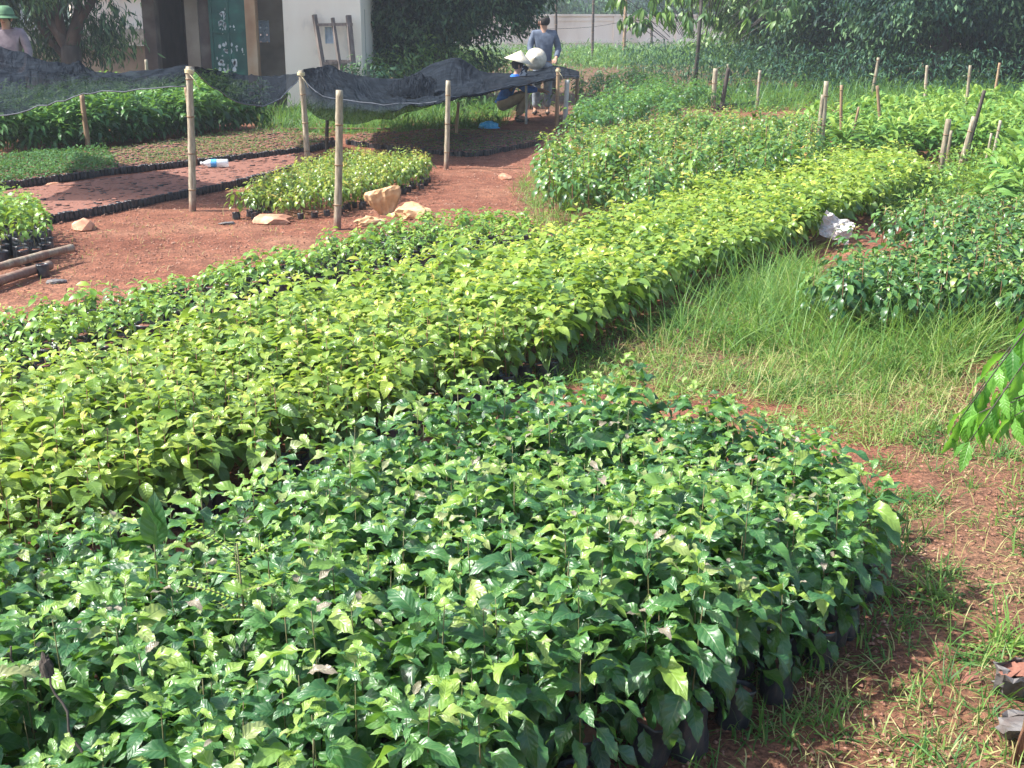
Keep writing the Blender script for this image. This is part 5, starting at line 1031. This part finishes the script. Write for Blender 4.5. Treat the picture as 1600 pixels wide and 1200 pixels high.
def face(root, head, d, s=1.0):
    """nose, eyes, ears on a head whose face looks along d (unit, horizontal)"""
    h = Vector(head); d = Vector(d).normalized(); sv = d.cross(Vector((0, 0, 1))).normalized(); mb = MB()
    mb.tube([h + d * .085 + Vector((0, 0, .03)), h + d * .105 + Vector((0, 0, -.01)), h + d * .085 + Vector((0, 0, -.02))], [.008, .014, .010], 6); mb.build('nose', SKIN, root, smooth=True)
    for sg in (-1, 1):
        mb = MB(); c = h + d * .082 + sv * sg * .03 + Vector((0, 0, .03)); mb.tube([c - sv * .01, c, c + sv * .01], [.003, .006, .003], 6); mb.build('eye', DW, root, smooth=True)
        mb = MB(); c = h + sv * sg * .078; mb.tube([c - Vector((0, 0, .03)), c + sv * sg * .008, c + Vector((0, 0, .03))], [.008, .015, .01], 6); mb.build('ear', SKIN, root, smooth=True)
    mb = MB(); c = h + d * .082 - Vector((0, 0, .045)); mb.tube([c - sv * .02, c + d * .003, c + sv * .02], [.003, .006, .003], 6); mb.build('mouth', cloth('lip', [(0, (.2, .07, .06)), (1, (.25, .09, .07))]), root, smooth=True)
def hair(root, head, top, mat, d):
    h, t, d = Vector(head), Vector(top), Vector(d).normalized()
    skin_mesh('hair', [tuple(h - d * .045 - Vector((0, 0, .06))), tuple(h - d * .02 + Vector((0, 0, .05))), tuple(t - d * .01 + Vector((0, 0, .015)))], [(0, 1), (1, 2)], [(.085, .08), (.105, .108), (.088, .098)], mat, root)
HAIR = cloth('black_hair', [(0, (.008, .007, .007)), (1, (.03, .025, .022))])
STRAW = simple('straw_hat', [(0, (.36, .31, .22)), (1, (.64, .59, .48))], .7, 20, bump=.2)
def conical_hat(name, parent=None, loc=(0, 0, 0), rot=(0, 0, 0), r=.22, h=.16):
    mb = MB(); mb.lathe([(.002, h), (r * .33, h * .67), (r * .66, h * .34), (r, 0), (r * .985, -.006), (r * .6, h * .36 - .012), (.004, h - .02)], 28); o = mb.build(name, STRAW, parent, smooth=True, loc=loc); o.rotation_euler = rot; return o
# standing worker
b = G(849, 179)
J = dict(pelvis=(0, 0, .88), waist=(.0, .0, 1.02), chest=(.0, .0, 1.24), neck=(0, 0, 1.40), head=(-.01, .0, 1.50), top=(-.01, 0, 1.57),
         shoulderl=(-.17, 0, 1.33), elbowl=(-.24, -.06, 1.10), wristl=(-.20, -.22, .98), palml=(-.19, -.28, .96), shoulderr=(.17, 0, 1.33), elbowr=(.25, .02, 1.08), wristr=(.2, -.16, .92), palmr=(.18, -.22, .9),
         hipl=(-.09, 0, .84), kneel=(-.12, -.03, .47), anklel=(-.14, .02, .08), toel=(-.16, -.13, .035), hipr=(.09, 0, .84), kneer=(.07, -.02, .47), ankler=(.07, .03, .08), toer=(.07, -.12, .035))
r1 = person('standing worker with black hair, blue denim shirt and grey jeans by the net corner', (b[0], b[1], 0), 0, J, RAD, cloth('denim_shirt', [(0, (.04, .05, .08)), (1, (.12, .15, .20))]), cloth('grey_jeans', [(0, (.10, .12, .15)), (1, (.30, .34, .38))]), shoes=DW)
face(r1, J['head'], (-.8, .6, 0)); hair(r1, J['head'], J['top'], HAIR, (-.8, .6, 0))
o = conical_hat('hand_held_hat', loc=(b[0] - .14, b[1] - .34, .93), rot=(R(78), R(-42), 0), r=.18); tag(o, 'pale conical straw hat held tilted by the standing worker', 'hat')
# crouching worker
b = G(800, 190)
J = dict(pelvis=(-.18, 0, .26), waist=(-.13, 0, .40), chest=(.02, 0, .60), neck=(.10, 0, .75), head=(.11, 0, .85), top=(.10, 0, .93),
         shoulderl=(.02, .17, .68), elbowl=(.22, .2, .52), wristl=(.42, .12, .48), palml=(.49, .1, .46), shoulderr=(.02, -.17, .68), elbowr=(.22, -.2, .50), wristr=(.44, -.12, .50), palmr=(.51, -.1, .49),
         hipl=(-.16, .1, .25), kneel=(.22, .16, .45), anklel=(.08, .15, .08), toel=(.23, .16, .035), hipr=(-.16, -.1, .25), kneer=(.24, -.17, .44), ankler=(.1, -.14, .08), toer=(.25, -.15, .035))
r2 = person('crouching worker in a blue jacket, khaki trousers and white conical hat under the net', (b[0], b[1], 0), 0, J, RAD, cloth('blue_jacket', [(0, (.01, .06, .28)), (1, (.03, .18, .60))]), cloth('khaki', [(0, (.22, .17, .11)), (1, (.38, .31, .21))]), shoes=DW)
face(r2, J['head'], (1, 0, 0)); hair(r2, J['head'], J['top'], HAIR, (1, 0, 0)); conical_hat('conical_hat', r2, loc=(.10, 0, .93), rot=(0, R(14), 0), r=.23, h=.17)
skin_mesh('face_scarf', [(.17, -.01, .80), (.19, 0, .84), (.16, .01, .77)], [(0, 1), (0, 2)], [(.075, .06), (.06, .05), (.07, .05)], cloth('scarf', [(0, (.02, .02, .03)), (.5, (.03, .04, .06)), (.55, (.5, .5, .52)), (1, (.6, .6, .62))]), r2)
# dark cloth bag hanging behind the standing worker
p = Q(862, 135, 16.9 * K); o = put('dark_jacket', crumple('dark_jacket', (.1, .07, .24), HAIR, 31, amp=.5), loc=(p[0], p[1], p[2] - .05)); tag(o, 'dark jacket hanging beside the standing worker at the thin pole', 'jacket')
# man in a pith helmet
YM = 12.9 * K; p = Q(12, 60, YM)
J = dict(pelvis=(0, 0, .95), waist=(.0, .0, 1.08), chest=(.0, .0, 1.30), neck=(0, -.01, 1.46), head=(0, -.02, 1.57), top=(0, -.01, 1.64),
         shoulderl=(-.19, 0, 1.40), elbowl=(-.27, -.02, 1.14), wristl=(-.22, -.2, 1.0), palml=(-.2, -.26, .98), shoulderr=(.19, 0, 1.40), elbowr=(.28, -.02, 1.14), wristr=(.26, -.16, .95), palmr=(.25, -.22, .93),
         hipl=(-.09, 0, .9), kneel=(-.1, -.02, .5), anklel=(-.1, .02, .08), toel=(-.11, -.13, .035), hipr=(.09, 0, .9), kneer=(.1, -.02, .5), ankler=(.1, .03, .08), toer=(.11, -.12, .035))
r3 = person('man in a green pith helmet and mauve grey shirt behind the left net', (p[0], YM, 0), 0, J, RAD, cloth('mauve_shirt', [(0, (.13, .10, .12)), (1, (.26, .21, .23))]), cloth('dark_trousers', [(0, (.02, .025, .05)), (1, (.06, .07, .10))]), shoes=DW)
face(r3, J['head'], (.1, -1, 0)); hair(r3, J['head'], J['top'], HAIR, (.1, -1, 0))
mb = MB(); mb.lathe([(.001, .135), (.05, .132), (.095, .105), (.115, .06), (.122, .015), (.128, .0), (.165, -.022), (.172, -.03), (.165, -.034), (.12, -.02), (.11, .05)], 28); ho = mb.build('pith_helmet', cloth('helmet_green', [(0, (.05, .12, .06)), (1, (.12, .24, .12))]), r3, smooth=True, loc=(0, -.01, 1.61)); ho.scale = (1, 1.12, 1)
mb = MB(); mb.lathe([(.1235, .02), (.127, .0)], 28); mb.build('hat_band', cloth('band', [(0, (.03, .07, .035)), (1, (.05, .1, .05))]), ho, smooth=True)

# ---------------------------------------------------------------- haze
mb = MB(); mb.box((-140, -30, -1), (140, 205, 14)); hz = mb.build('haze', None or bpy.data.materials.new('haze')); m = hz.data.materials[0]; m.use_nodes = True; n = m.node_tree.nodes; n.clear()
out = n.new('ShaderNodeOutputMaterial'); pv = n.new('ShaderNodeVolumePrincipled'); pv.inputs['Color'].default_value = (.86, .92, 1, 1); pv.inputs['Density'].default_value = .0015; pv.inputs['Anisotropy'].default_value = .3
m.node_tree.links.new(pv.outputs[0], out.inputs['Volume']); tag(hz, 'thin pale haze in the air', 'haze', kind='stuff')
